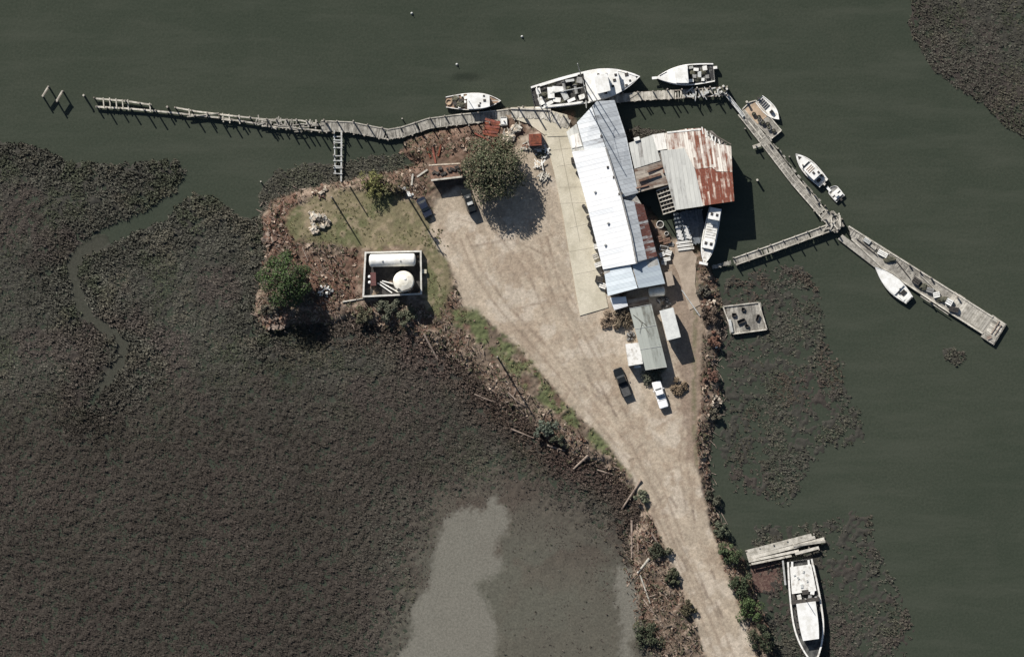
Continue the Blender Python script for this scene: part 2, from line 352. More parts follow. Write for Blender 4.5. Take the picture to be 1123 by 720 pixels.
def ground_color(x, y, z):
    n1 = fbm(x, y, .03, 21, 5); n2 = fbm(x, y, .13, 31, 4); n3 = fbm(x, y, .4, 41, 2)
    c = np.tile(np.array([[.042, .044, .034]]), (len(x), 1))                      # river bed
    marsh = np.maximum(np.maximum(ss(z['wm'], -2, 2), ss(z['em'], -2, 2)), np.maximum(ss(z['ne'], -2, 2), ss(z['isle'], -2, 2)))
    c = lerp(c, (.050, .048, .041), marsh)
    c = lerp(c, (.054, .043, .039), marsh*ss(fbm(x, y, .018, 51, 3), .52, .66)*.6)
    c = lerp(c, (.046, .039, .033), marsh*ss(y, 360, 500)*np.where(z['wm'] > 0, .8, 0))
    c = lerp(c, (.062, .066, .052), (ss(z['wm'], -3, 0)*(1-ss(z['wm'], 0, 3)))*np.where(x < 290, .7, 0))
    soft = ss(z['soft'], -60, 55)*ss(z['wm'], -2, 2)
    c = lerp(c, (.098, .083, .067), soft*(.6+.4*ss(n2, .35, .65)))
    c = lerp(c, (.100, .101, .082), soft*ss(fbm(x, y, .02, 61, 3), .5, .62)*.7)
    c = lerp(c, (.100, .097, .078), soft*ss(y, 580, 660)*.75)
    c = lerp(c, (.088, .072, .058), soft*(1-ss(y, 540, 620))*.5)
    pan = ss(z['pan']+(n3-.5)*9+(n2-.5)*6, -5, 5)
    c = lerp(c, (.168, .160, .136), pan*(.80+.2*n2)*ss(z['wm'], -2, 2))
    c = c*(.80+.42*fbm(x, y, .012, 181, 3)[:, None]) if False else c
    cr = (1-ss(dline(CREEK, x, y), 4, 9))
    c = lerp(c, (.054, .054, .043), cr*.8)
    land = ss(z['land'], -2.5, 3)
    brush = np.array([[.150, .116, .088]])*(.6+.8*n2[:, None]); 
    lc = brush.copy()
    lc = lerp(lc, (.140, .088, .066), ss(n1, .45, .6)*.8)
    lc = lerp(lc, (.29, .225, .175), ss(n2, .54, .68)*.8)
    lc = lerp(lc, (.060, .062, .038), ss(n3*.5+n1*.5, .55, .7)*.7)
    lc = lerp(lc, (.140, .082, .060), np.maximum(ss(z['redw'], -4, 6), ss(z['redn'], -4, 6)*.6)*(.35+.6*ss(n2, .4, .6)))
    lawn = ss(z['lawn'], -4, 5)
    lwc = np.array([[.185, .160, .098]])*(.72+.56*n2[:, None])
    lwc = lerp(lwc, (.105, .116, .055), ss(n1, .45, .60)*.75)
    lwc = lerp(lwc, (.27, .215, .15), ss(n2, .56, .7)*.7)
    lc = lc*(1-lawn[:, None])+lwc*lawn[:, None]
    yd = ss(z['yard'], -3, 3)
    us = (x*.58+y*.81); vs_ = (-x*.81+y*.58)
    yc = np.array([[.392, .328, .254]])*(.74+.52*fbm(us*.10, vs_, .17, 171, 4)[:, None])*(.80+.40*n1[:, None])*(.86+.28*n2[:, None])
    yc = lerp(yc, (.26, .200, .148), ss(n1*.6+n2*.4, .50, .64)*.6)
    yc = lerp(yc, (.49, .43, .355), ss(fbm(x, y, .05, 71, 4), .54, .68)*.6)
    tr = np.zeros(len(x))
    for i, t in enumerate(TRACKS): tr = np.maximum(tr, (1-ss(dline(t, x, y), .6, 2.0))*(.35+.65*vnoise(x, y, .06, 80+i)))
    yc = lerp(yc, (.21, .16, .12), tr*.62)
    dm = np.zeros(len(x))
    for a_, b_ in DASH: dm = np.maximum(dm, 1-ss(dline([a_, b_], x, y), .6, 2.2))
    yc = lerp(yc, (.17, .13, .10), dm*.6)
    br = ss(sd(TRACK_E, x, y)+(n2-.5)*14, -4, 5)
    yc = lerp(yc, (.225, .170, .130), br*.8); yc = lerp(yc, (.16, .145, .09), br*(1-ss(dline([(764, 290), (763, 340), (761, 400), (761, 470), (768, 540)], x, y), 1, 4))*ss(n2, .35, .55)*.8)
    yc = yc*(.90+.20*vnoise(x, y, .33, 77)[:, None])
    lc = lc*(1-yd[:, None])+yc*yd[:, None]
    st = ss(z['strip'], -4, 3)*ss(fbm(x, y, .07, 201, 3), .36, .52)
    lc = lerp(lc, (.102, .118, .056), st*.95)
    return c*(1-land[:, None])+lc*land[:, None]
def ground_z(x, y, z):
    n2 = fbm(x, y, .13, 31, 4); n3 = fbm(x, y, .4, 41, 2)
    h = np.full(len(x), -1.3); bmp = vnoise(x, y, .21, 301)*.65+vnoise(x, y, .42, 302)*.35-.5
    wm = ss(z['wm'], -5, 4)
    h = np.maximum(h, -1.3+wm*1.36+(n2-.5)*.10*wm+bmp*wm*.55*(1-.92*ss(z['soft'], -30, 25)))
    h = np.where(z['pan'] > -8, np.minimum(h, .03+.08*ss(-z['pan'], 0, 8)), h)
    cr = (1-ss(dline(CREEK, x, y), 6, 11)); h = np.where(cr > 0, np.maximum(np.minimum(h, .03+.2*(1-cr)), .025), h)
    for k in ('ne', 'isle'):
        q = ss(z[k], -4, 5); h = np.maximum(h, -1.3+q*1.37+(n2-.5)*.12*q+bmp*.35*q)
    q = ss(z['em'], -6, 10); h = np.maximum(h, -1.3+q*1.30+(n2-.5)*.28*q+bmp*.50*q)
    ld = ss(z['land'], -3, 12)
    rough = (1-ss(z['yard'], -4, 5))*(1-.7*ss(z['lawn'], -4, 5))
    h = np.maximum(h, np.where(z['land'] > -3, .05+ld*1.2+(n2-.5)*(.05+.55*rough)*ss(z['land'], -3, 4)+(n3-.5)*(.03+.35*rough)*ss(z['land'], -3, 4), -9))
    return h
step = 1.5
def axis(a, b):
    core = np.arange(a, b+.1, step); far = np.cumsum(np.geomspace(3, 2600, 40))
    return np.concatenate([(a-far)[::-1], core, b+far])
gx = axis(-90, 1213); gy = axis(-90, 810)
GX, GY = np.meshgrid(gx, gy); X = GX.ravel(); Y = GY.ravel()
Z = zones(X, Y); H = ground_z(X, Y, Z); C = ground_color(X, Y, Z)
nx, ny = len(gx), len(gy)
idx = np.arange(nx*ny).reshape(ny, nx)
Q = np.stack([idx[1:, :-1], idx[1:, 1:], idx[:-1, 1:], idx[:-1, :-1]], -1).reshape(-1, 4)
zid = np.where(Z['land'] > -1, np.where(Z['yard'] > 0, 1, 0), np.where((Z['wm'] > -3) & (Z['land'] <= -1), 2, 3))
fz = zid[Q[:, 0]]
def mesh_np(name, V, F, colr, mat, smooth=True):
    me = bpy.data.meshes.new(name); k = F.shape[1]
    me.vertices.add(len(V)); me.vertices.foreach_set('co', V.astype(np.float32).ravel())
    me.loops.add(F.size); me.loops.foreach_set('vertex_index', F.astype(np.int32).ravel())
    me.polygons.add(len(F)); me.polygons.foreach_set('loop_start', np.arange(0, F.size, k, dtype=np.int32))
    me.polygons.foreach_set('loop_total', np.full(len(F), k, dtype=np.int32))
    me.update(calc_edges=True)
    if colr is not None:
        a = me.attributes.new('Col', 'FLOAT_COLOR', 'POINT')
        a.data.foreach_set('color', np.concatenate([colr, np.ones((len(colr), 1))], 1).astype(np.float32).ravel())
    me.materials.append(mat)
    if smooth: me.shade_smooth()
    o = bpy.data.objects.new(name, me); COL.objects.link(o); return o
VV = np.stack([(X-561.5)*S, (360-Y)*S, H], 1)
m_ground = vcol_mat('ground_cover', .95, (.62, 1.32), 2.2, .6, 0, .1)
for k, nm in enumerate(('ground', 'dirt_road', 'mud_flat', 'riverbed')):
    f = Q[fz == k]; u, inv = np.unique(f, return_inverse=True)
    o = mesh_np(nm, VV[u], inv.reshape(-1, 4), C[u], m_ground); o['kind'] = 'structure'
# water
m, nt, b = newmat('river_water')
co = N(nt, 'ShaderNodeNewGeometry').outputs['Position']
st_ = N(nt, 'ShaderNodeMapping'); st_.inputs['Rotation'].default_value = (0, 0, .5); st_.inputs['Scale'].default_value = (.25, 1.6, 1); nt.links.new(co, st_.inputs[0])
n1 = noise(nt, co, .018, 4, .6); n4 = noise(nt, st_.outputs[0], .16, 6, .65); n2 = noise(nt, co, 2.2, 4, .6); n3 = noise(nt, co, .09, 5, .6, .8)
wc = mixc(nt, rng(nt, n1, .35, .65, 0, 1), (.040, .049, .035), (.050, .058, .042))
wc = mixc(nt, rng(nt, n3, .40, .68, 0, .55), wc, (.057, .063, .047))
wc = mixc(nt, rng(nt, n2, .3, .7, 0, .6), wc, (.026, .033, .023))
wc = mixc(nt, rng(nt, n4, .48, .68, 0, .5), wc, (.060, .066, .050))
sx_ = N(nt, 'ShaderNodeMapping'); sx_.inputs['Location'].default_value = (-P(512, 84).x/4.2, -P(512, 84).y/1.2, 0); sx_.inputs['Scale'].default_value = (1/4.2, 1/1.2, 1); nt.links.new(co, sx_.inputs[0])
ln = N(nt, 'ShaderNodeVectorMath', operation='LENGTH'); nt.links.new(sx_.outputs[0], ln.inputs[0])
ad = N(nt, 'ShaderNodeMath', operation='ADD'); nt.links.new(ln.outputs['Value'], ad.inputs[0]); nt.links.new(noise(nt, co, .8, 4, .7), ad.inputs[1])
wc = mixc(nt, rng(nt, ad.outputs[0], .8, 1.5, .6, 0), wc, (.018, .022, .016))
nt.links.new(wc, b.inputs['Base Color'])
b.inputs['Roughness'].default_value = .28; b.inputs['IOR'].default_value = 1.33; b.inputs['Specular IOR Level'].default_value = .4
bp = N(nt, 'ShaderNodeBump'); bp.inputs['Strength'].default_value = .35; bp.inputs['Distance'].default_value = .12
nt.links.new(noise(nt, co, 1.3, 5, .65), bp.inputs['Height']); nt.links.new(bp.outputs[0], b.inputs['Normal'])
w = MB(); w.add([(-9000, -9000, 0), (9000, -9000, 0), (9000, 9000, 0), (-9000, 9000, 0)], [(0, 1, 2, 3)])
w.build('water', m, None, kind='structure')
# ------------------------------------------------------------------ vegetation masses
def hgt(px, py):
    """terrain height at pixel arrays"""
    z = zones(px, py); return ground_z(px, py, z)
def tufts(name, px, py, gz, r, h, col, k, mat, wid=.55, lean=(0, 0)):
    """k blade faces a tuft, fanning out"""
    n = len(px); x = np.repeat((px-561.5)*S, k); y = np.repeat((360-py)*S, k); z = np.repeat(gz, k)
    rr = np.repeat(r, k); hh = np.repeat(h, k)*RS.uniform(.6, 1.15, n*k)
    th = RS.uniform(0, 2*np.pi, n*k); ca, sa = np.cos(th), np.sin(th); out = RS.uniform(.15, 1., n*k)*rr; wv = RS.uniform(.6, 1.3, n*k)*rr*wid
    o0 = RS.uniform(-.35, .35, n*k)*rr; o1 = RS.uniform(-.35, .35, n*k)*rr
    bx = x+o0; by = y+o1
    v = np.empty((n*k, 3, 3))
    v[:, 0] = np.stack([bx-sa*wv, by+ca*wv, z+hh*RS.uniform(-.1, .35, n*k)], 1)
    v[:, 1] = np.stack([bx+sa*wv, by-ca*wv, z+hh*RS.uniform(-.1, .35, n*k)], 1)
    v[:, 2] = np.stack([bx+ca*out+lean[0]*RS.uniform(.5, 1.5, n*k), by+sa*out+lean[1]*RS.uniform(.5, 1.5, n*k), z+hh], 1)
    F = np.arange(n*k*3).reshape(-1, 3)
    cc = np.repeat(np.repeat(col, k, 0)*RS.uniform(.6, 1.4, (n*k, 1)), 3, 0)
    return mesh_np(name, v.reshape(-1, 3), F, cc, mat, False)
m_tuft = vcol_mat('marsh_grass', .9, (.9, 1.1), 3, 0, .0, .1)
def jgrid(x0, x1, y0, y1, st):
    a, b_ = np.meshgrid(np.arange(x0, x1, st), np.arange(y0, y1, st)); a = a.ravel(); b_ = b_.ravel()
    return a+RS.uniform(-.55, .55, len(a))*st, b_+RS.uniform(-.55, .55, len(b_))*st
px, py = jgrid(-80, 1205, -80, 800, 2.25)
z = zones(px, py)
coarse = fbm(px, py, .09, 91, 3); fine_ = fbm(px, py, .25, 92, 2); big = fbm(px, py, .018, 51, 3)
soft = ss(z['soft'], -25, 20)
dW = np.where(z['wm'] > 1, 1., 0)*(1-.99*ss(z['soft'], -46, 12))*np.where(z['pan'] > -2, 0, 1)*np.where(z['land'] > 0, 0, 1)
clump = ss(coarse*.4+fine_*.6, .28, .50)
inner = ss(py, 330, 480)*ss(z['wm'], 10, 60)
dens = dW*(clump*(1-inner)+inner*(.35+.65*clump))
eclump = ss(coarse*.5+fine_*.5, .27, .48)
edens = np.where((z['em'] > -8) & (z['land'] < 0), 1., 0)*(.5+.5*eclump)*ss(z['em']+(fbm(px, py, .05, 97, 3)-.5)*56, -12, 28)*(.28-.18*ss(px, 820, 920)+.8*ss(fbm(px, py, .035, 95, 4), .42, .56))
dens = np.maximum(dens, edens)
dens = np.maximum(dens, np.where(z['ne'] > 0, 1., 0)*(.25+.75*clump)*(1-.3*ss(z['ne'], 20, 70)))
dens = np.maximum(dens, np.where((z['isle'] > 0) & (z['land'] < 0), 1., 0)*(.15+.85*eclump))
for rect in ((628, 110, 810, 235),): 
    pass
gz0 = ground_z(px, py, z); ck = dline(CREEK, px, py); dens = np.where(ck < 9, np.minimum(dens, .22+.2*ss(py, 330, 400)+.5*ss(ck, 2, 8)), dens)
keep = (RS.rand(len(px)) < dens) & ((z['wm'] > 0) | (gz0 > -.13))
px, py = px[keep], py[keep]; z = {k: v[keep] for k, v in z.items()}
gz = np.maximum(ground_z(px, py, z), -.05); n = len(px)
edge = 1-ss(np.maximum(z['wm'], np.maximum(z['ne'], z['em'])), 5, 60)
wst = np.where(z['wm'] > 0, 1., 0.)
rr_ = (.26+.15*edge*wst)*RS.uniform(.7, 1.35, n); hh_ = (.20+.24*edge*(.4+.6*wst))*RS.uniform(.6, 1.4, n)
big = fbm(px, py, .018, 51, 3); tone = fbm(px, py, .06, 96, 3)
col = np.tile(np.array([[.112, .110, .090]]), (n, 1))*(.65+.7*tone[:, None])
col = lerp(col, (.088, .098, .066), ss(fbm(px, py, .03, 98, 3), .48, .62)*.8)
col = lerp(col, (.150, .138, .106), ss(fbm(px, py, .045, 99, 3), .55, .68)*.6)
col = lerp(col, (.118, .094, .086), ss(big, .5, .64)*.6*np.where(z['ne'] > -3, .25, 1.))
col = lerp(col, (.135, .13, .10), ss(np.where(z['isle'] > 0, 1., 0), .2, .8)*.5)
col = lerp(col, (.078, .065, .056), ss(py, 360, 500)*ss(-z['soft'], 0, 90)*.85*np.where(z['wm'] > 0, 1, 0))
col = col*.72*(.70+.60*fbm(px, py, .014, 191, 3)[:, None])
col = lerp(col, (.086, .084, .066), .7*np.where(z['em'] > -9, 1., 0)*np.where(z['wm'] < 0, 1., 0)*RS.rand(n))
col = lerp(col, (.092, .060, .050), .7*np.where(z['em'] > -9, 1., 0)*np.where(z['wm'] < 0, 1., 0)*.6*ss(fbm(px, py, .025, 161, 3), .52, .62)*(1-.8*ss(py, 420, 520)))
col = lerp(col, (.095, .062, .052), ss(z['land'], -48, -14)*np.where(z['wm'] > 0, 1., 0)*ss(px, 250, 420)*.5)
o = tufts('marsh_grass', px, py, gz, rr_, hh_, col, 10, m_tuft, .42, (.22, -.12)); o['kind'] = 'stuff'
px, py = jgrid(380, 760, 440, 800, 2.6); z = zones(px, py); n2_ = fbm(px, py, .06, 141, 4)
keep = (z['wm'] > 0) & (z['pan'] < -1) & (z['land'] < 0) & (RS.rand(len(px)) < ss(z['soft'], -60, -20)*(1-.85*ss(z['soft'], 0, 60))*ss(n2_, .36, .62)*.75)
px, py = px[keep], py[keep]; z = {k: v[keep] for k, v in z.items()}; n = len(px)
col = lerp(np.tile(np.array([[.098, .086, .072]]), (n, 1)), (.088, .070, .060), ss(fbm(px, py, .05, 151, 2), .4, .6))
o = tufts('marsh_stubble', px, py, ground_z(px, py, z), .20*RS.uniform(.6, 1.3, n), .09*RS.uniform(.5, 1.5, n), col, 6, m_tuft); o['kind'] = 'stuff'
# brown brush along the banks
px, py = jgrid(265, 870, 125, 800, 1.9); z = zones(px, py)
nb = fbm(px, py, .12, 101, 3)
db = np.where((z['land'] > -1-12*ss(px, 430, 520)*(px < 745)*np.where(z['wm'] > 0, RS.rand(len(px)), 0)) & (z['yard'] < -1), 1., 0)*(1-ss(z['lawn'], -5, 2))*(1-.93*ss(z['strip'], -4, 2))*ss(nb, .30, .50)
for (x0, y0, x1, y1) in ((392, 268, 470, 332), (625, 105, 815, 240), (655, 200, 740, 345), (545, 112, 632, 150), (735, 225, 790, 292), (468, 172, 512, 216)):
    db = np.where((px > x0) & (px < x1) & (py > y0) & (py < y1), 0, db)
keep = RS.rand(len(px)) < db*.95
px, py = px[keep], py[keep]; z = {k: v[keep] for k, v in z.items()}; n = len(px)
t1 = fbm(px, py, .05, 111, 3); t2 = RS.rand(n)
col = np.tile(np.array([[.185, .138, .105]]), (n, 1))*(.6+.7*RS.rand(n)[:, None])
col = lerp(col, (.165, .095, .070), np.maximum(ss(z['redw'], -4, 4), ss(t1, .5, .62)*.7))
col = lerp(col, (.085, .092, .055), np.where(t2 < .3, 1., 0)*.8)
col = lerp(col, (.42, .34, .27), np.where(t2 > .83, 1., 0)*.8)
o = tufts('bank_brush', px, py, ground_z(px, py, z), (.14+.48*RS.rand(n)**4), (.10+.6*RS.rand(n)**4), col, 7, m_tuft, .45); o['kind'] = 'stuff'
# low grass on the lawn
px, py = jgrid(300, 700, 195, 540, 2.4); z = zones(px, py)
dg = np.maximum(ss(z['lawn'], -4, 4), ss(z['strip'], -3, 3)*ss(fbm(px, py, .07, 201, 3), .38, .52))*ss(fbm(px, py, .06, 121, 3), .42, .6)*np.where((px > 394) & (px < 468) & (py > 270) & (py < 330), 0, 1)
keep = RS.rand(len(px)) < dg*.8*(1-.5*ss(z['lawn'], 0, 5)); px, py = px[keep], py[keep]; z = {k: v[keep] for k, v in z.items()}; n = len(px)
col = np.tile(np.array([[.150, .138, .074]]), (n, 1))*(.6+.8*fbm(px, py, .08, 131, 2)[:, None])
o = tufts('grass', px, py, ground_z(px, py, z), .26*RS.uniform(.7, 1.3, n), .12*RS.uniform(.6, 1.5, n), col, 6, m_tuft); o['kind'] = 'stuff'
# small sticks washed up along the banks
sk = MB(); px, py = jgrid(280, 800, 200, 800, 4.2); z = zones(px, py); hz = ground_z(px, py, z)
for i in range(len(px)):
    if z['land'][i] > -7 and z['yard'][i] < -3 and z['strip'][i] < 0 and z['lawn'][i] < 0 and not (380 < px[i] < 800 and py[i] < 335) and RS.rand() < .5:
        a = R(0, 6.3) if RS.rand() < .4 else math.radians(-48)+R(-.5, .5); l = R(.3, 1.6)*R(.6, 1.2); c = P(px[i], py[i], max(hz[i], .02)+R(.05, .25))
        d = Vector((math.cos(a), math.sin(a), R(-.08, .08)))*l/2
        sk.tube(c-d, c+d, R(.04, .10), R(.03, .07), 5)
sk.build('driftwood_litter', m_drift, kind='stuff')

def ghz(x, y): return float(hgt(np.array([float(x)]), np.array([float(y)]))[0])
# ------------------------------------------------------------------ trees and shrubs
m_leaf = vcol_mat('leaves', .75, (.9, 1.1), 3, 0, 0, .2)
def leaves(name, lobes, nper, size, base, parent, var=.45, tint=None):
    n = nper*len(lobes); L = np.array(lobes)[np.repeat(np.arange(len(lobes)), nper)]
    d = RS.normal(size=(n, 3)); d /= np.linalg.norm(d, axis=1)[:, None]
    rad = RS.uniform(.35, 1., n)**.6
    c = L[:, :3]+d*rad[:, None]*L[:, 3:6]
    nrm = d*.7+RS.normal(size=(n, 3))*.55+np.array([0, 0, .35]); nrm /= np.linalg.norm(nrm, axis=1)[:, None]
    a = np.cross(nrm, RS.normal(size=(n, 3))); a /= np.linalg.norm(a, axis=1)[:, None]; b = np.cross(nrm, a)
    s = size*RS.uniform(.6, 1.4, n)[:, None]
    v = np.empty((n, 4, 3)); v[:, 0] = c-a*s; v[:, 1] = c-b*s*.6; v[:, 2] = c+a*s; v[:, 3] = c+b*s*.6
    F = np.arange(n*4).reshape(-1, 4)
    cc = np.tile(np.array([base]), (n, 1))*RS.uniform(1-var, 1+var, (n, 1))
    if tint is not None: cc = lerp(cc, tint, np.where(RS.rand(n) < .3, .8, 0.))
    o = mesh_np(name, v.reshape(-1, 3), F, np.repeat(cc, 4, 0), m_leaf, False); o.parent = parent; return o
def tree(px_, py_, r, h, label, base, nl, nper, size, tint=None, group=None, name='tree'):
    gz_ = ghz(px_, py_); t = thing(name, label, 'tree', P(px_, py_, gz_), group=group)
    lobes = []; tb = MB(); prev = Vector((0, 0, -.2)); top = Vector((R(-.3, .3), R(-.3, .3), h*.55))
    tb.tube(prev, top*.5, r*.085, r*.06, 9); tb.tube(top*.5, top, r*.06, r*.035, 8)
    for i in range(nl):
        a = 2.4*i+R(-.4, .4); q = r*math.sqrt((i+.5)/nl)*.80
        zc = h*(.84-.48*(q/r)**1.5)+R(-.06, .06)*h
        c = Vector((math.cos(a)*q, math.sin(a)*q, zc)); s_ = r*R(.22, .36)
        lobes.append((c.x, c.y, c.z, s_*R(.9, 1.2), s_*R(.9, 1.2), s_*R(.6, .9)))
        tb.tube(top*R(.55, 1.), c, r*.03, r*.010, 5)
    tb.build('trunk', m_bark, t)
    leaves('crown', lobes, nper, size, base, t, tint=tint); return t
def shrub(px_, py_, r, h, label, base, group=None, nper=120, tint=None):
    gz_ = ghz(px_, py_); t = thing('shrub', label, 'shrub', P(px_, py_, gz_), group=group)
    k = max(4, int(r*5)); r *= 1.12; lobes = []; sb = MB()
    for i in range(k):
        a = 2.4*i+R(-.5, .5); q = r*math.sqrt((i+.3)/k)*R(.6, 1.05); c = (math.cos(a)*q*1.15, math.sin(a)*q, h*R(.3, .75)); s_ = r*R(.2, .45)
        lobes.append((*c, s_, s_, h*R(.3, .42))); sb.tube((c[0]*.2, c[1]*.2, -.1), c, .05, .02, 5)
    sb.build('stem', m_bark, t); leaves('foliage', lobes, nper, .17, base, t, tint=tint); return t
tree(541, 186, 6.9, 8.6, 'large loose grey-green tree in the yard beside the brown shed, long shadow behind it', (.078, .088, .050), 38, 330, .19, (.17, .145, .10), name='broadleaf_tree')
tree(313, 306, 5.8, 7.6, 'dark round evergreen tree with bright green top at the west tip of land', (.052, .082, .030), 20, 420, .18, (.06, .056, .045), name='evergreen_tree')
for a in [(408, 203, 2.4, 3.0, 'yellow-green bushy palmetto at the north edge of the lawn', (.15, .15, .06)),
          (422, 209, 1.3, 2.2, 'small olive bush beside the yellow-green palmetto', (.10, .10, .05)),
          (432, 205, 1.2, 2.0, 'small brown-olive bush between the palmetto and the tall utility pole', (.12, .10, .06)),
          (333, 322, 2.0, 1.8, 'grey bare bush touching the east side of the dark evergreen', (.10, .09, .07)),
          (296, 337, 1.9, 1.7, 'grey-brown bush below the dark evergreen at the marsh edge', (.11, .10, .075)),
          (425, 338, 2.0, 1.5, 'grey-green bush just south of the tank enclosure wall', (.10, .105, .075)),
          (447, 345, 1.7, 1.5, 'grey-green bush lying in the shadow of the round tank', (.10, .105, .07)),
          (400, 344, 1.6, 1.3, 'low olive bush south of the enclosure below its south-west corner', (.10, .095, .06)),
          (598, 470, 1.8, 1.5, 'blue-grey bush at the end of the shadow of the southern utility pole', (.105, .125, .095)),
          (612, 482, 1.3, 1.2, 'small dark bush in the brown wrack next to the blue-grey bush', (.07, .075, .05)),
          (704, 545, 1.4, 1.3, 'pale green bush hugging the west edge of the narrowing road', (.13, .14, .095)),
          (722, 603, 1.9, 1.6, 'dark bush on the west road bank opposite the ruined wooden pier', (.055, .06, .038)),
          (738, 632, 1.7, 1.5, 'dark olive bush on the west road bank just below the dark bush', (.07, .075, .045)),
          (712, 696, 2.6, 1.8, 'wide dark green bush near the bottom on the west bank of the road', (.06, .07, .042)),
          (755, 668, 1.5, 1.3, 'brown-green bush squeezed against the west road edge near the bottom', (.085, .075, .045)),
          (800, 606, 2.2, 2.2, 'bright green bush on the east bank beside the landward end of the ruined pier', (.070, .092, .045)),
          (790, 580, 1.7, 1.8, 'grey-green bush on the east bank above the ruined pier', (.08, .09, .06)),
          (782, 548, 1.5, 1.5, 'dark grey bush on the east bank higher up the road than the other bushes', (.07, .07, .05)),
          (812, 640, 2.2, 2.3, 'dark bush on the east bank beside the brown mud patch', (.05, .065, .035)),
          (822, 668, 2.5, 2.6, 'largest bright green bush on the east bank, left of the moored white workboat', (.066, .096, .038)),
          (834, 700, 2.5, 2.4, 'dark bush near the bottom edge between the road and the white workboat', (.045, .055, .032)),
          (778, 345, 1.7, 1.5, 'brown scraggly bush on the bank left of the square debris float', (.12, .09, .07)),
          (772, 318, 1.4, 1.3, 'grey scrub bush at the shore end of the footpath', (.11, .10, .08)),
          (784, 372, 1.4, 1.2, 'reddish-brown bush on the east bank below the square debris float', (.16, .09, .065)),
          (779, 412, 1.4, 1.2, 'reddish-brown bush on the east bank level with the white pickup', (.15, .085, .065)),
          (782, 455, 1.3, 1.2, 'grey bush on the east bank below the white pickup', (.11, .10, .075)),
          (745, 425, 1.6, .8, 'dry brown weeds in a low clump just right of the white pickup', (.20, .15, .10)),
          (718, 412, 2.0, 1.2, 'grey-green bush against the south end of the mobile home', (.10, .105, .075)),
          (686, 350, 2.0, 1.4, 'brown bush between the small white lean-to and the mobile home', (.15, .12, .085)),
          (668, 352, 1.8, .9, 'dry brown weeds at the foot of the concrete apron', (.26, .20, .145)),
          (640, 452, .01, .01, None, None)]:
    if a[4]: shrub(*a[:5], a[5])
# ------------------------------------------------------------------ piers and docks
def lerp2(p, q, t): return (p[0]+(q[0]-p[0])*t, p[1]+(q[1]-p[1])*t)
def planks(mb, pts, w, z, pl=.24, gap=.035, miss=0., jit=.04, skew=.03, th=.06):
    """boards laid across a polyline given in pixels; w in px"""
    for p, q in zip(pts[:-1], pts[1:]):
        a, b = P(*p, z), P(*q, z); d = b-a; L = d.length; d.normalize(); ang = math.atan2(d.y, d.x); t = pl/2
        while t < L:
            if R(0, 1) > miss:
                c = a+d*t; c.z += R(-.012, .012); nrm = Vector((-d.y, d.x, 0))*R(-jit, jit)*w*S
                mb.box(c+nrm, (pl-gap, w*S*R(1-jit*2, 1+jit), th), ang+R(-skew, skew))
            t += pl
def offs(pts, o):
    r = []
    for i, p in enumerate(pts):
        a = pts[max(i-1, 0)]; b = pts[min(i+1, len(pts)-1)]; dx, dy = b[0]-a[0], b[1]-a[1]; l = math.hypot(dx, dy); r.append((p[0]-dy/l*o, p[1]+dx/l*o))
    return r
def beams(mb, pts, z, w=.2, h=.25, jit=0):
    for p, q in zip(pts[:-1], pts[1:]): mb.beam(P(p[0], p[1], z+R(-jit, jit)), P(q[0], q[1], z+R(-jit, jit)), w, h)
def pile(root, x, y, top, r=.15, lean=.04, z0=-1.4, cap=False):
    mb = MB(); b = P(x, y, z0); t = P(x, y, top)+Vector((R(-lean, lean), R(-lean, lean), 0))*top
    mb.tube(b, t, r*1.08, r*.92, 8)
    return mb.build('pile', m_pile, root, True)
def along(pts, n):
    seg = [math.dist(a, b) for a, b in zip(pts[:-1], pts[1:])]; T = sum(seg); out = []
    for i in range(n):
        s_ = T*i/(n-1) if n > 1 else 0
        for (a, b), l in zip(zip(pts[:-1], pts[1:]), seg):
            if s_ <= l+1e-6: out.append(lerp2(a, b, s_/l if l else 0)); break
            s_ -= l
    return out
# long ruined pier in the west
t = thing('ruined_pier', 'long ruined wooden pier with missing decking running west from the wharf over the river', 'pier', P(330, 136, 0))
top = [(105, 108), (140, 111), (166, 115)]; top2 = [(193, 118), (214, 122), (255, 127), (292, 131)]; bot = [(105, 117), (140, 119), (175, 122), (240, 129), (292, 137)]
sb = MB(); beams(sb, top, 1.5, .34, .3, .06); beams(sb, top2, 1.5, .30, .3, .08); beams(sb, bot, 1.45, .34, .3, .06)
sb.beam(P(205, 128, 1.7), P(240, 124, 1.75), .25, .2)
beams(sb, [(290, 131), (330, 132), (358, 138)], 1.45, .3, .3, .05); beams(sb, [(290, 138), (330, 141), (358, 144)], 1.45, .3, .3, .05)
sb.build('stringer', m_woodp, t, True)
for x, y0, y1 in [(113, 107, 119), (120, 107, 119), (127, 108, 119), (134, 109, 120), (140, 109, 121), (164, 113, 123), (207, 119, 128), (244, 124, 134), (251, 125, 135), (262, 126, 136)]:
    MB().beam(P(x, y0, 1.68), P(x+1, y1, 1.66), .22, .16).build('cross_beam', m_woodp, t, True)
for y in (126, 131): MB().beam(P(243, y, 1.76), P(256, y+1.5, 1.73), .2, .16).build('tie_beam', m_woodp, t, True)
PZ = t
mb = MB(); planks(mb, [(280, 133), (318, 136), (356, 139)], 9, 1.62, .26, .03, .42, .3, .25)
for i in range(26):
    x = R(284, 356); y = 131+(x-284)*.1+R(-1, 9); a = R(-.6, .9); l = R(.7, 2.6); c = P(x, y, 1.68+R(0, .1)); d = Vector((math.cos(a), -math.sin(a)*.4, R(-.05, .05)))*l/2; mb.beam(c-d, c+d, .2, .06)
main = [(352, 138), (385, 139.5), (425, 147.5), (441, 145), (470, 135.5), (500, 131.5), (545, 127), (575, 123)]
planks(mb, main, 11, 1.62, .25, .02, .02, .07, .05)
mb.build('decking', m_wood, t, True)
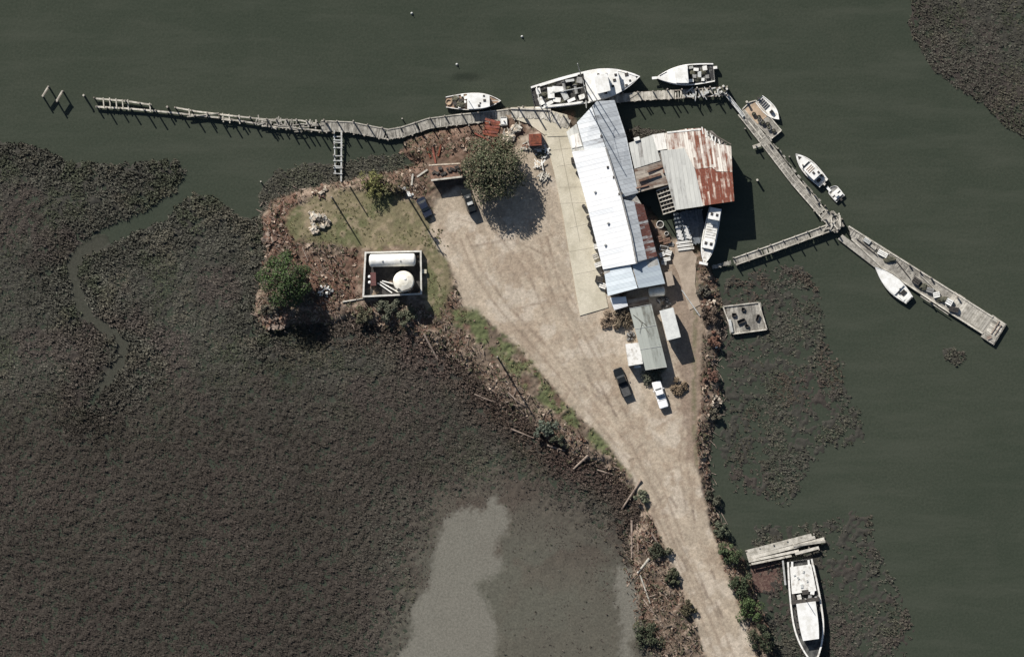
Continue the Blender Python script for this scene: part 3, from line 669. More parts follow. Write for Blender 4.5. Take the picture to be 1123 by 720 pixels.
sb = MB(); beams(sb, offs(main, 5), 1.45, .25, .3); beams(sb, offs(main, -5), 1.45, .25, .3); beams(sb, offs(main, -5.6), 1.72, .22, .14); sb.build('kerb_beam', m_woodp, t, True)
for p in along(top, 5)+along(top2, 7)+along(bot, 15): pile(t, p[0]+R(-2, 2), p[1]+R(-.6, .6), R(2.2, 3.7), .16)
for p in along([(292, 130.5), (325, 131), (358, 134)], 7)+along([(295, 139), (328, 142), (358, 146)], 9): pile(t, *p, R(2.4, 3.9), .16)
for p in along(offs(main, 6.5), 19): pile(t, p[0]+R(-2, 2), p[1]+R(-.5, .5), R(2.2, 3.8), .16)
for p in along(offs(main, -6.2), 14): pile(t, p[0]+R(-3, 3), p[1], R(2.4, 4.3), .16)
pile(t, 183.5, 117, 2.9, .24); t.location.z = -.75
# two-pile bents standing apart
def bent(x0, y0, x1, y1, label):
    t = thing('pile_bent', label, 'pilings', P((x0+x1)/2, (y0+y1)/2, 0), group='two-pile bents off the west end of the ruined pier')
    MB().beam(P(x0, y0, 2.05), P(x1, y1, 2.0), .42, .3).build('cap_beam', m_woodp, t, True)
    for (x, y) in ((x0, y0), (x1, y1)): pile(t, x, y, 2.5, .17); 
    MB().beam(P(x0+1, y0, 2.28), P(x1+1.2, y1-1, 2.26), .2, .1).build('brace', m_woodd, t, True)
bent(53.5, 95.5, 47, 106, 'westernmost pair of old pilings joined by a pale cap beam in the open river')
bent(69, 100, 62.5, 111, 'pair of pilings with cap beam between the westernmost pair and the single piling')
def lone_pile(x, y, top, label, r=.2, name='piling'):
    t = thing(name, label, 'piling', P(x, y, 0)); pile(t, x, y, top, r); MB().tube(P(x, y, top-.02), P(x, y, top+.06), r*1.1, r*.95, 8).build('cap', m_woodp, t, True)
lone_pile(92, 105, 2.4, 'single piling standing just off the west tip of the ruined pier')
lone_pile(830.5, 197.5, 1.6, 'single piling in open water between the rusty dock shed and the diagonal floating dock', .22)
lone_pile(441, 130, .8, 'short lone stake in the water just north of the bend in the ruined pier', .13)
lone_pile(286, 199, .9, 'short stake in shallow water at the marsh edge west of the broken walkway', .14)
lone_pile(819, 112, 1.8, 'leaning mooring piling beside the narrow gangway near the north-east dock corner', .24)
# broken walkway
t = thing('broken_walkway', 'ladder-like broken walkway from the ruined pier down to the lawn', 'walkway', P(371, 171, 0))
sb = MB(); sb.beam(P(366.5, 143, 1.5), P(367.5, 190, 1.15), .22, .22); sb.beam(P(374.5, 143, 1.5), P(374, 199, 1.2), .30, .22); sb.build('stringer', m_lgrey, t, True)
mb = MB()
for y in (150, 153.5, 156, 162, 171, 176, 182, 184, 190): mb.beam(P(365.5, y, 1.58), P(375.5, y+R(-.8, .8), 1.52), .2, .08)
mb.build('rung', m_lgrey, t, True)
for y in (146, 158, 170, 182): pile(t, 366, y, R(1.9, 2.5), .13); pile(t, 375.5, y+2, R(1.9, 2.5), .13)
t.location.z = -.45
# wharf
t = thing('wharf', 'pale grey timber wharf between the ruined pier and the concrete apron', 'wharf', P(595, 130, 0))
wp = [(560, 118), (590, 117), (603, 121), (622, 126), (627, 146), (597, 148), (580, 136), (562, 130)]
MB().prism(polyxy(wp), -.5, 1.48).build('deck_slab', m_conc, t, True)
mb = MB(); planks(mb, [(561, 123), (600, 125.5), (624, 137)], 11, 1.54, .3, .025, .03, .08, .04); mb.build('decking', m_woodp, t, True)
MB().beam(P(560, 119, 1.7), P(604, 120.5, 1.7), .28, .3).build('kerb_beam', m_woodp, t, True)
for x, y, h in ((569, 118.5, 4.2), (585, 119.5, 4.6), (604, 122, 4.0), (617, 126, 3.8)): pile(t, x, y, h, .17)
# north pier
t = thing('plank_pier', 'short plank pier north of the dock shed running east to the corner pilings', 'pier', P(730, 104, 0))
npier = [(668, 109), (702, 105.5), (740, 103.5), (797, 100)]
mb = MB(); planks(mb, npier[:3], 9.5, 1.6, .26, .02, .0, .04, .02); planks(mb, npier[2:], 8.5, 1.56, .26, .03, .28, .2, .15); mb.build('decking', m_woodp, t, True)
sb = MB(); beams(sb, offs(npier, 4.3), 1.4, .25, .32); beams(sb, offs(npier, -4.3), 1.4, .25, .32); sb.build('stringer', m_woodd, t, True)
for p in along(offs(npier, 5), 11): pile(t, p[0]+R(-2, 2), p[1], R(2.2, 3.4), .16)
for p in along(offs(npier, -5), 9): pile(t, p[0]+R(-2, 2), p[1], R(2.4, 4.2), .16)
gb = MB()
for i in range(22):
    x = R(752, 795); c = P(x, 101.5+R(-4, 4)-(x-770)*.06, 1.72+R(0, .2)); a = R(0, 3.1); d = Vector((math.cos(a), math.sin(a), R(-.1, .1)))*R(.3, 1.1); gb.beam(c-d, c+d, R(.12, .3), .1)
gb.build('loose_boards', m_lgrey, t, True); t.location.z = -.55
# corner pilings
t = thing('piling_cluster', 'cluster of pale mooring pilings at the north-east corner of the docks', 'pilings', P(793, 98, 0))
for x, y, h, r in ((789, 97, 2.6, .24), (793, 95, 2.9, .26), (797, 98, 2.7, .24), (791, 101, 2.4, .26), (796, 102.5, 2.2, .22)): pile(t, x, y, h, r); MB().tube(P(x, y, h), P(x, y, h+.08), r, r*.8, 8).build('cap', m_wall_c, t, True)
MB().lathe(P(794, 98.5, 2.4), [(.5, -.08), (.53, 0), (.5, .08)], 14).build('rope_band', m_net, t, True)
# gangway
t = thing('gangway', 'narrow white gangway from the corner pilings to the diagonal dock', 'gangway', P(806, 116, 0))
mb = MB(); planks(mb, [(797, 104), (816, 128)], 3.0, 1.2, .3, .02); mb.build('tread', m_lgrey, t, True)
rb_ = MB(); beams(rb_, offs([(797, 104), (816, 128)], 1.6), 1.75, .07, .07); beams(rb_, offs([(797, 104), (816, 128)], -1.6), 1.75, .07, .07)
for p in along(offs([(797, 104), (816, 128)], 1.6), 5)+along(offs([(797, 104), (816, 128)], -1.6), 5): rb_.beam(P(*p, 1.2), P(*p, 1.75), .06, .06)
rb_.build('handrail', m_white, t, True)
# diagonal dock
t = thing('diagonal_dock', 'long narrow grey plank dock running diagonally south-east past two moored boats', 'dock', P(862, 185, 0))
dd = [(813, 123), (836, 152), (872, 199), (913, 246)]
mb = MB(); planks(mb, dd, 8.2, .75, .26, .025, .02, .05, .03); planks(mb, offs([(836, 150), (872, 196), (905, 236)], -5.2), 1.8, .80, .6, .02, .15, .4, .1); mb.build('decking', m_wood, t, True)
sb = MB(); beams(sb, offs(dd, 4.2), .62, .25, .3); beams(sb, offs(dd, -4.2), .62, .25, .3); beams(sb, offs(dd, 0), .86, .2, .08); sb.build('kerb_beam', m_woodp, t, True)
for (x, y) in ((817, 141), (829, 160), (853, 163), (866, 172), (880, 181), (844, 158), (893, 214), (897, 222), (884, 204), (905, 226), (907, 231), (893, 231)): pile(t, x, y, R(1.4, 2.2), .17)
MB().box(P(830, 160, .8), (1.6, .7, .12), .3).build('side_step', m_woodp, t, True)
MB().box(P(834, 131.5, .86), (.2, .2, .2)).build('cleat', m_grey, t, True)
# west arm
t = thing('shore_pier', 'straight plank pier joining the shore to the floating dock junction', 'pier', P(848, 270, 0))
wa = [(781, 293), (806, 286.5), (848, 272), (914, 248)]
mb = MB(); planks(mb, wa[:2], 4.5, 1.3, .26, .03, .1, .1, .05); planks(mb, wa[1:], 7.6, 1.42, .26, .02, .02, .05, .03); mb.build('decking', m_wood, t, True)
sb = MB(); beams(sb, offs(wa[1:], 3.8), 1.55, .22, .18); beams(sb, offs(wa[1:], -3.8), 1.55, .22, .18); sb.build('kerb_beam', m_woodp, t, True)
for p in along(offs(wa[1:], 4.4), 9)+along(offs(wa[1:], -4.4), 9): pile(t, *p, R(1.8, 2.6), .15)
t.location.z = -.55
# junction
t = thing('dock_junction', 'cluttered square landing where the shore pier meets the two docks', 'dock', P(914, 244, 0))
mb = MB(); planks(mb, [(906, 236), (922, 251)], 15, 1.0, .3, .03, .08, .1, .1); mb.build('decking', m_wood, t, True)
gb = MB()
for i in range(16):
    c = P(914+R(-8, 8), 243+R(-8, 8), 1.12+R(0, .15)); a = R(0, 3.1); d = Vector((math.cos(a), math.sin(a), 0))*R(.3, 1.3); gb.beam(c-d, c+d, R(.12, .3), .12)
gb.build('loose_boards', m_woodp, t, True)
for x, y in ((905, 240), (912, 233), (923, 240), (925, 248), (909, 251), (918, 254)): pile(t, x, y, R(1.8, 2.6), .19)
# south-east floating dock
def W2(pts): return polyxy(pts)
t = thing('floating_dock', 'long wide concrete floating dock running south-east, its north half strewn with gear', 'dock', P(1004, 306, 0))
MB().prism(W2([(930, 247.5), (1089.5, 347.5), (1078.5, 366), (1044, 345), (990, 309), (968, 295), (934, 262)]), -.3, .62).build('float', m_wood, t, True)
MB().prism(W2([(919, 262), (924, 257), (968, 291), (975, 303), (958, 292)]), -.3, .58).build('side_float', m_wood, t, True)
kb = MB(); beams(kb, [(931, 248), (1089, 347.5)], .72, .3, .2); beams(kb, [(934, 262), (968, 294), (1044, 344), (1078, 365.5)], .72, .3, .2); kb.build('kerb_beam', m_woodp, t, True)
mb = MB(); planks(mb, [(934, 254), (975, 281), (1004, 302)], 7, .66, .3, .03, .12, .2, .12); mb.build('decking', m_wood, t, True)
mb = MB(); planks(mb, [(1042, 327), (1083.5, 356)], 19, .64, .5, .03, .0, .02, .01); mb.build('end_decking', m_woodp, t, True)
for x, y in ((997, 290), (1009, 297.5), (1021, 304), (1050, 326), (1020, 330)): pile(t, x, y, 1.6, .2)
t = thing('end_float', 'pale square cross float forming the south-east end of the floating dock', 'dock', P(1090, 362, 0))
ef = [(1089, 345), (1104, 355.5), (1090, 378.5), (1076, 369)]
MB().prism(W2(ef), -.3, .66).build('float', m_wood, t, True)
mb = MB(); planks(mb, [(1097, 351), (1083.5, 373)], 15, .72, .4, .04, .03, .03, .03); mb.build('decking', m_woodp, t, True)
gb = MB(); gb.beam(P(1087, 366, .85), P(1096, 352, .85), .2, .14); gb.beam(P(1091, 367, .85), P(1098, 356, .85), .16, .14); gb.box(P(1085, 370, .85), (.9, .6, .14), .4); gb.build('loose_boards', m_drift, t, True)
# square debris float
t = thing('square_float', 'square wooden float with small dark debris, moored in the marsh beside the road bank', 'float', P(817, 348, 0))
sf_ = [(793, 336), (832, 331.5), (841, 361), (804, 366)]
MB().prism(W2(sf_), -.3, .55).build('hull', m_woodd, t, True)
mb = MB(); planks(mb, [(798.5, 351), (836.5, 346)], 29.5, .60, .3, .02, .0, .02, .01); mb.build('decking', m_tan if 0 else m_wood, t, True)
kb = MB(); beams(kb, sf_+[sf_[0]], .74, .25, .22); kb.build('kerb_beam', m_woodp, t, True)
MB().beam(P(800, 350, .9), P(803, 364, .9), .5, .35).build('step', m_lgrey, t, True)
for i, (x, y, l) in enumerate(((805, 345, 'dark scrap crate nearest the north-west corner of the square float'), (815, 339, 'dark scrap crate near the north edge of the square float'), (813, 352, 'longest dark scrap crate in the middle of the square float'), (819, 357, 'small dark scrap crate near the south edge of the square float'), (831, 348, 'slim dark scrap crate by the east edge of the square float'))):
    mb = MB(); w_, d_ = ((.8, .6), (.6, .6), (1.6, .7), (.7, .5), (.5, 1.2))[i]; a = R(-.4, .4)
    tt = thing('scrap_crate', l, 'crate', P(x, y, .63), a, 'scrap crates on the square float')
    mb.box((0, 0, .05), (w_, d_, .08)); mb.box((w_/2, 0, .25), (.06, d_, .4)); mb.box((-w_/2, 0, .25), (.06, d_, .4)); mb.build('body', m_dark, tt)
    [MB().box((0, s2*d_/2, .25), (w_, .06, .4)).build('side_board', m_dark, tt) for s2 in (1, -1)]
# ruined pier at the bottom
t = thing('old_timber_pier', 'short rotting timber pier beside the stern of the white workboat at the bottom', 'pier', P(858, 603, 0))
mb = MB()
for k, (a, b_, w_) in enumerate((((818, 605), (890, 586.5), .75), ((819, 608.5), (894, 588.5), .6), ((820, 612), (904, 590.5), .7), ((821, 615), (876, 603.5), .5), ((870, 598), (905, 593), .5), ((872, 606.5), (898, 600), .6), ((824, 618), (868, 609), .4))):
    mb.beam(P(*a, 1.0+.04*k), P(*b_, .95+.03*k), w_, .18)
mb.build('decking', m_woodp, t, True)
for q in (.04, .25, .45, .65, .85): a = lerp2((818, 606), (895, 587), q); b_ = lerp2((823, 619), (900, 600), q); MB().beam(P(*a, .78), P(*b_, .78), .3, .25).build('cross_beam', m_woodd, t, True)
for p in along([(818, 604), (893, 585)], 6)+along([(823, 619), (898, 602)], 5): pile(t, *p, R(1.0, 1.5), .16)
MB().beam(P(858.5, 614, .9), P(861.5, 641, .5), .35, .2).build('fender_board', m_lgrey, t, True)
# brown mud patch by the timber pier
mb = MB(); pts = []
for i in range(28): a = i/28*6.283; r_ = 1+R(-.12, .12); pts.append((841+18*r_*max(-.9, min(.9, math.cos(a)*1.25)), 632+18*r_*max(-.9, min(.9, math.sin(a)*1.25))))
mb.prism(polyxy(pts), -.4, .10)
o = mb.build('mud_bank', M('red_brown_mud', (.09, .048, .04), (.17, .115, .09), 1.9, .8, 0, .9, fine=.3)); o['kind'] = 'structure'
# buoys
for x, y, l in ((451.5, 14.5, 'tiny white mooring buoy far out near the top edge of the river'), (572.5, 40, 'tiny white mooring buoy north of the two moored white boats'), (501, 70.5, 'tiny white mooring buoy north of the small cabin boat')):
    t = thing('mooring_buoy', l, 'buoy', P(x, y, 0), group='mooring buoys in the river')
    MB().lathe((0, 0, .1), [(.05, -.35), (.20, -.2), (.25, 0), (.20, .2), (.06, .34)], 12).build('float', m_lgrey, t, smooth=True)
    MB().tube((0, 0, .4), (0, 0, .75), .05, .05, 6).build('post', m_dark, t)

# ------------------------------------------------------------------ boats (local x runs to the bow)
class Boat:
    def __init__(s, label, cat, stern, bow, B, h, sf=.75, bul=.35, mid=.5, bp=2.0, hm=None, dm=None, name='moored_boat', deckz=None, rail=True, heel=0, rim=.15):
        a, b = P(*stern), P(*bow); d = b-a; s.L = d.length; s.B = B; s.sf = sf; s.mid = mid; s.bp = bp; s.h = h; s.bul = bul
        s.t = thing(name, label, cat, (a+b)/2, math.atan2(d.y, d.x)); s.t.rotation_euler[0] = heel
        n = 22; ts = [i/n for i in range(n)]+[.985, 1.0]
        mb = MB(); vs = []; fs = []
        rows = 5
        for t in ts:
            x = s.X(t); w = s.W(t); z = s.zs(t)
            sec = [(x*.97, w*.5, -.6), (x*.985, w*.86, .02), (x, w, z), (x-.0, max(w-rim, .0), z), (x, max(w-rim-.02, 0), z-bul)]
            for yy in (1, -1):
                for q in sec: vs.append((q[0], q[1]*yy, q[2]))
        k = rows*2
        for i in range(len(ts)-1):
            for sd_ in (0, 1):
                for j in range(rows-1):
                    a_ = i*k+sd_*rows+j; f = (a_, a_+k, a_+k+1, a_+1); fs.append(f if sd_ else f[::-1])
            fs.append((i*k, i*k+rows, i*k+k+rows, i*k+k))
        fs.append((0, 1, 2, rows+2, rows+1, rows)); fs.append((3, 4, rows+4, rows+3)); fs.append((2, 3, rows+3, rows+2))
        mb.add(vs, fs).build('hull', hm or m_white, s.t)
        dz = [s.zs(t)-bul*.6 for t in ts]
        pl = [(s.X(t), max(s.W(t)-rim-.01, .004)) for t in ts]+[(s.X(t), -max(s.W(t)-rim-.01, .004)) for t in ts[::-1]]
        db = MB(); m = len(ts)
        db.add([(x, max(0.003, w_), z) for (x, w_), z in zip(pl[:m], dz)]+[(x, -max(.003, w_), z) for (x, w_), z in zip(pl[:m], dz)], [(i, m+i, m+i+1, i+1) for i in range(m-1)]).build('deck', dm or m_white_old, s.t)
        if rail:
            rb_ = MB()
            for i in range(len(ts)-1):
                for sg in (1, -1): rb_.beam((s.X(ts[i]), sg*(s.W(ts[i])+.05), s.zs(ts[i])-.22), (s.X(ts[i+1]), sg*(s.W(ts[i+1])+.05), s.zs(ts[i+1])-.22), .12, .2)
            rb_.beam((s.X(0)-.06, -s.W(0), s.h-.22), (s.X(0)-.06, s.W(0), s.h-.22), .12, .2)
            rb_.build('outline_rail', m_black, s.t)  # black strip added round the hull to draw a dark outline
    def X(s, t): return (t-.5)*s.L
    def W(s, t):
        if t < s.mid: q = s.sf+(1-s.sf)*math.sin(math.pi/2*t/s.mid)
        else: q = max(0, 1-((t-s.mid)/(1-s.mid))**s.bp)
        return s.B/2*q
    def zs(s, t): return s.h*(1+.55*max(0, t-.35)**1.6)
    def dz(s, t): return s.zs(t)-s.bul*.6
    def outline(s, t0, t1, k, n=10, wmax=9):
        ts = [t0+(t1-t0)*i/n for i in range(n+1)]
        return [(s.X(t), min(s.W(t)*k, wmax)) for t in ts]+[(s.X(t), -min(s.W(t)*k, wmax)) for t in ts[::-1]]
    def cabin(s, t0, t1, k, hgt, name='cabin', mat=None, wmax=9, roof=None, over=.12, win=True, z0=None, wn=3):
        z = s.dz((t0+t1)/2) if z0 is None else z0
        pl = s.outline(t0, t1, k, 10, wmax)
        c = MB().prism(pl, z-.3, z+hgt).build(name, mat or m_white, s.t)
        ro = [(x+(over if x > s.X((t0+t1)/2) else -over), y*(1+over*.5)) for x, y in pl]
        r = MB().prism(ro, z+hgt, z+hgt+.09).build('roof', roof or m_white, c)
        if win:
            for sg in (1, -1):
                for i in range(wn):
                    t = t0+(t1-t0)*(i+.5)/wn*.92; w = min(s.W(t)*k, wmax); t2 = t+(t1-t0)/wn*.6; w2 = min(s.W(t2)*k, wmax)
                    MB().beam((s.X(t), sg*(w+.015), z+hgt*.68), (s.X(t2), sg*(w2+.015), z+hgt*.68), .05, hgt*.3).build('window', m_glass, c)
        return c, z+hgt+.09
    def part(s, name, mat, f, parent=None, label=None):
        mb = MB(); f(mb); return mb.build(name, mat, parent or s.t, label=label)
    def box(s, name, mat, t, y, d, z=None, rz=0, parent=None):
        z = s.dz(t) if z is None else z
        mb = MB().box((s.X(t), y, z+d[2]/2), d, rz); return mb.build(name, mat, parent or s.t)
    def hatch(s, t, y, d, z=None, parent=None):
        z = s.dz(t) if z is None else z
        h_ = MB().box((s.X(t), y, z+.06), (d, d*.9, .12)).build('hatch', m_dark, parent or s.t); return h_
    def drum(s, name, mat, t, y, r, w, z=None):
        z = s.dz(t) if z is None else z
        mb = MB(); mb.lathe((s.X(t), y, z+r+.15), [(r, -w/2), (r, -w/2+.06), (r*.6, -w/2+.07), (r*.6, w/2-.07), (r, w/2-.06), (r, w/2)], 14, 'y')
        mb.box((s.X(t), y-w/2-.06, z+r*.6), (.25, .08, r*1.2)); mb.box((s.X(t), y+w/2+.06, z+r*.6), (.25, .08, r*1.2)); return mb.build(name, mat, s.t)
    def mast(s, t, h, r=.09, y=0): return MB().tube((s.X(t), y, s.dz(t)), (s.X(t), y, s.dz(t)+h), r, r*.7, 8).build('mast', m_lgrey, s.t)

# 1 big shrimp trawler
b = Boat('largest white trawler with cluttered aft deck moored north of the warehouse', 'trawler', (584.5, 107.5), (702, 84), 6.3, 1.7, .72, .7, .56, 2.2, name='trawler', rim=.36, dm=M('worn_deck_dark', (.04, .038, .036), (.20, .19, .18), .7, .8, 0, .2, thr=(.55, .68), fine=.2))
c, z = b.cabin(.50, .80, .90, 2.3, wn=5)
MB().prism(b.outline(.80, .96, .80), b.dz(.9), b.dz(.9)+.55).build('foredeck_house', m_white, b.t)
c2, z2 = b.cabin(.585, .70, .55, 1.5, 'wheelhouse', z0=z+.3, wn=2)
for t_, y_, d_ in ((.66, -1.9, .55), (.625, 1.9, .5), (.76, .2, .6), (.735, -.9, .5), (.78, 1.2, .5), (.70, 1.7, .35)): b.hatch(t_, y_, d_, z, c)
for t_, y_, d_ in ((.88, .9, .7), (.90, -.4, .4), (.86, -1.2, .5)): b.hatch(t_, y_, d_, b.dz(.9)+.55)
b.part('mast', m_lgrey, lambda m: (m.tube((b.X(.475), 0, 1), (b.X(.475), 0, 13), .16, .1, 8), m.beam((b.X(.475), -1.2, 8.5), (b.X(.475), 1.2, 8.5), .12, .12)))
for sg in (1, -1):
    o = MB().tube((b.X(.47), sg*2.6, 1.6), (b.X(.45), sg*4.4, 15.5), .13, .08, 8).build('outrigger', m_lgrey, b.t)
    MB().tube((b.X(.475), 0, 12.6), (b.X(.452), sg*4.2, 14.5), .03, .03, 5).build('stay', m_dark, o)
b.part('boom', m_lgrey, lambda m: m.tube((b.X(.46), 0, 3.4), (b.X(.16), 0, 7.2), .12, .08, 8))
b.part('stern_gallows', m_white, lambda m: (m.tube((b.X(.05), -2, 1), (b.X(.05), -1.6, 4.2), .1, .1), m.tube((b.X(.05), 2, 1), (b.X(.05), 1.6, 4.2), .1, .1), m.tube((b.X(.05), -1.6, 4.2), (b.X(.05), 1.6, 4.2), .1, .1)))
for t_, y_ in ((.40, 0), (.30, 1.1)): b.drum('winch', m_grey, t_, y_, .55, 1.8)
for i, (t_, y_, d_, m_) in enumerate(((.07, -.9, (1.0, 1.6, .7), m_white_old), (.06, 1.1, (.9, 1.2, .5), m_white_old), (.13, -1.7, (1.8, .7, .5), m_white), (.17, .3, (1.3, 2.2, .8), m_white), (.21, -1.3, (1.5, .9, .6), m_white_old), (.24, .7, (2.2, 1.1, .9), m_white), (.29, -.7, (1.1, 1.9, .7), m_lgrey), (.34, -1.9, (1.6, .6, .6), m_white), (.36, 1.9, (1.8, .5, .9), m_lgrey), (.44, -1.7, (1.2, .9, 1.0), m_white_old), (.45, 1.6, (1.2, 1.2, .8), m_grey))):
    b.box('fish_box' if i % 2 else 'deck_locker', m_, t_, y_, d_, rz=R(-.35, .35))
for t_, y_ in ((.10, .2), (.19, 1.9), (.26, -2.0), (.33, .4), (.41, 1.1), (.15, -.8)): b.part('net_pile', m_net, lambda m: m.blob((b.X(t_), y_, b.dz(t_)+.15), (R(.5, 1), R(.4, .7), R(.3, .6)), int(t_*100)))
b.part('side_rail', m_white, lambda m: [m.beam((b.X(q), sg*(b.W(q)-.45), b.dz(q)+.75), (b.X(q+.09), sg*(b.W(q+.09)-.45), b.dz(q)+.75), .22, .08) for q in (.08, .17, .26, .35) for sg in (1, -1)])
b.part('bow_rail', m_white, lambda m: [m.beam((b.X(q), sg*b.W(q)*.96, b.zs(q)+.5), (b.X(q+.04), sg*b.W(q+.04)*.96, b.zs(q+.04)+.5), .06, .06) for q in (.80, .84, .88, .92) for sg in (1, -1)])
# 2 small cabin boat
b = Boat('small cabin boat with a bare brown bow deck moored along the ruined pier', 'boat', (489, 112), (549.5, 110.5), 3.4, .95, .62, .35, .5, 2.2, hm=m_white_old, dm=M('brown_deck', (.34, .24, .17), (.22, .16, .12), 1.2, .8))
c, z = b.cabin(.40, .78, .84, 1.9, over=.15)
for t_, y_, d_ in ((.70, .1, .5), (.69, 1.0, .35), (.60, -.9, .45), (.62, -.4, .3)): b.hatch(t_, y_, d_, z, c)
b.part('mast', m_lgrey, lambda m: m.tube((b.X(.42), 0, 1), (b.X(.42), 0, 6.5), .08, .05, 7))
for t_, y_, d_, m_ in ((.36, .8, (.7, .6, .6), m_white), (.33, -.7, (.6, .8, .5), m_dark), (.27, .3, (.9, .6, .6), m_dark), (.24, -1.0, (.5, .5, .5), m_white_old), (.20, .9, (.8, .5, .4), m_grey), (.30, 1.2, (.5, .4, .5), m_white), (.16, -.3, (.7, .9, .5), m_dark), (.35, 0, (.4, .5, .4), m_white)): b.box('fish_box', m_, t_, y_, d_, rz=R(-.4, .4))
b.part('stern_tub', m_tan, lambda m: m.lathe((b.X(.05), 0, .7), [(.55, 0), (.6, .35), (.5, .36), (.48, .1)], 12))
b.part('net_pile', m_net, lambda m: (m.blob((b.X(.26), -.5, .9), (1.1, .8, .5), 3), m.blob((b.X(.18), .6, .9), (.8, .6, .4), 4)))
b.part('samson_post', m_lgrey, lambda m: m.beam((b.X(.80), 0, 1.3), (b.X(.98), 0, 1.6), .12, .12))
# 3 lobster-style boat
b = Boat('white workboat with smooth covered bow pointing west beside the plank pier', 'boat', (783, 79.5), (719, 85.5), 4.2, 1.05, .86, .5, .40, 2.1, rim=.24, dm=M('dark_cockpit', (.035, .035, .035), (.16, .16, .15), 1.2, .8, thr=(.5, .6)))
MB().prism(b.outline(.44, .97, .86), .7, 1.55).build('foredeck', m_white, b.t)
c, z = b.cabin(.46, .66, .74, 1.9, wn=2)
b.part('bow_pulpit', m_white, lambda m: m.box((b.X(1.02), 0, b.zs(1)), (1.0, .5, .1)))
b.part('stripe', m_black, lambda m: m.beam((b.X(.80), -b.W(.80)*.80, 1.58), (b.X(.93), -b.W(.93)*.66, 1.60), .14, .03))
for t_, y_, d_, m_ in ((.40, 1.2, (.9, .6, .7), m_white_old), (.34, .4, (.8, .7, .6), m_grey), (.30, -.9, (1.0, .6, .6), m_white_old), (.25, .1, (.7, 1.2, .5), m_lgrey), (.20, 1.2, (.6, .6, .6), m_white), (.15, -1.0, (.9, .9, .6), m_white_old), (.12, .7, (.7, .7, .5), m_grey), (.38, -1.4, (.8, .5, .5), m_lgrey)): b.box('fish_box', m_, t_, y_, d_, rz=R(-.3, .3))
for t_, y_ in ((.29, .9), (.18, -.3), (.36, -.3)): b.part('net_pile', m_net, lambda m: m.blob((b.X(t_), y_, .85), (.8, .6, .4), int(t_*99)))
b.part('engine', m_white_old, lambda m: (m.box((b.X(-.03), -.9, .8), (.8, .55, .9)), m.box((b.X(-.035), -.9, 1.28), (.6, .45, .1))))
b.part('antenna', m_dark, lambda m: m.tube((b.X(.5), .5, 2.9), (b.X(.5), .5, 5.5), .03, .02, 5), c)
# 4 skiff beside the work float
b = Boat('small white skiff lying along the outer side of the tan work float', 'skiff', (832.5, 108.5), (854.5, 131), 2.5, .75, .8, .3, .45, 2.2, rail=False)
for q in (.08, .16, .24, .32, .40): b.part('thwart', m_dark, lambda m: m.box((b.X(q), 0, .68), (.17, 1.35, .10)))
b.part('console', m_black, lambda m: (m.box((b.X(.62), 0, .85), (.55, .7, .55)), m.box((b.X(.66), 0, 1.2), (.1, .6, .3))))
b.part('motor', m_dark, lambda m: m.box((b.X(-.03), 0, .8), (.5, .4, .7)))
t = thing('work_float', 'tan plywood work float piled with dark gear beside the white skiff', 'float', P(835, 132, 0))
wf_ = [(814, 120), (822, 112), (829, 110), (857, 143), (846, 152)]
MB().prism(polyxy(wf_), -.3, .55).build('hull', m_wood, t, True)
MB().prism(polyxy([(816, 120), (829, 111.5), (842, 127), (831, 136)]), .56, .60).build('deck_sheet', m_tan, t, True)
kb = MB(); beams(kb, wf_+[wf_[0]], .68, .2, .2); kb.build('kerb_beam', m_woodp, t, True)
for i in range(7):
    x, y = 827+i*3.3+R(-2, 2), 125+i*3.2+R(-2, 2); tt = thing('gear_tub', f'dark tub of fishing gear, {("first", "second", "third", "fourth", "fifth", "sixth", "seventh")[i]} from the north-west end of the tan work float', 'tub', P(x, y, .61), R(0, 3), 'gear tubs on the tan work float')
    MB().lathe((0, 0, 0), [(.38, 0), (.45, .5), (.38, .5), (.34, .12)], 10).build('tub', (m_dark, m_grey)[i % 3 == 2], tt); MB().blob((0, 0, .35), (.3, .3, .2), i).build('net', m_net, tt)
# 5 cabin cruiser
b = Boat('white cabin boat with dark windscreen moored outside the diagonal dock', 'boat', (903.5, 201), (872.5, 168.5), 2.9, .9, .8, .3, .45, 2.2)
MB().prism(b.outline(.62, .93, .8), .6, 1.15).build('foredeck', m_white, b.t)
b.part('bow_hatch', m_dark, lambda m: m.add([(b.X(.83), -.45, 1.16), (b.X(.83), .45, 1.16), (b.X(.92), 0, 1.17), (b.X(.83), -.45, 1.10), (b.X(.83), .45, 1.10), (b.X(.92), 0, 1.10)], [(0, 2, 1), (3, 4, 5), (0, 1, 4, 3), (1, 2, 5, 4), (2, 0, 3, 5)]))
c, z = b.cabin(.24, .58, .72, 1.2, wn=2)
b.part('windscreen', m_glass, lambda m: m.box((b.X(.615), 0, 1.45), (.5, 1.7, .5)))
b.part('roof_rack', m_tan, lambda m: [m.box((b.X(.44+i*.05), 0, z+.06), (.12, 1.5, .06)) for i in range(3)], c)
b.hatch(.36, .1, .5, z, c); b.hatch(.29, -.7, .45, z, c)
b.part('cockpit_seat', m_dark, lambda m: (m.box((b.X(.14), .3, .9), (.6, .9, .5)), m.box((b.X(.17), -.8, .9), (.5, .5, .5))))
b.part('motor', m_white_old, lambda m: m.box((b.X(-.02), 0, .8), (.45, .45, .7)))
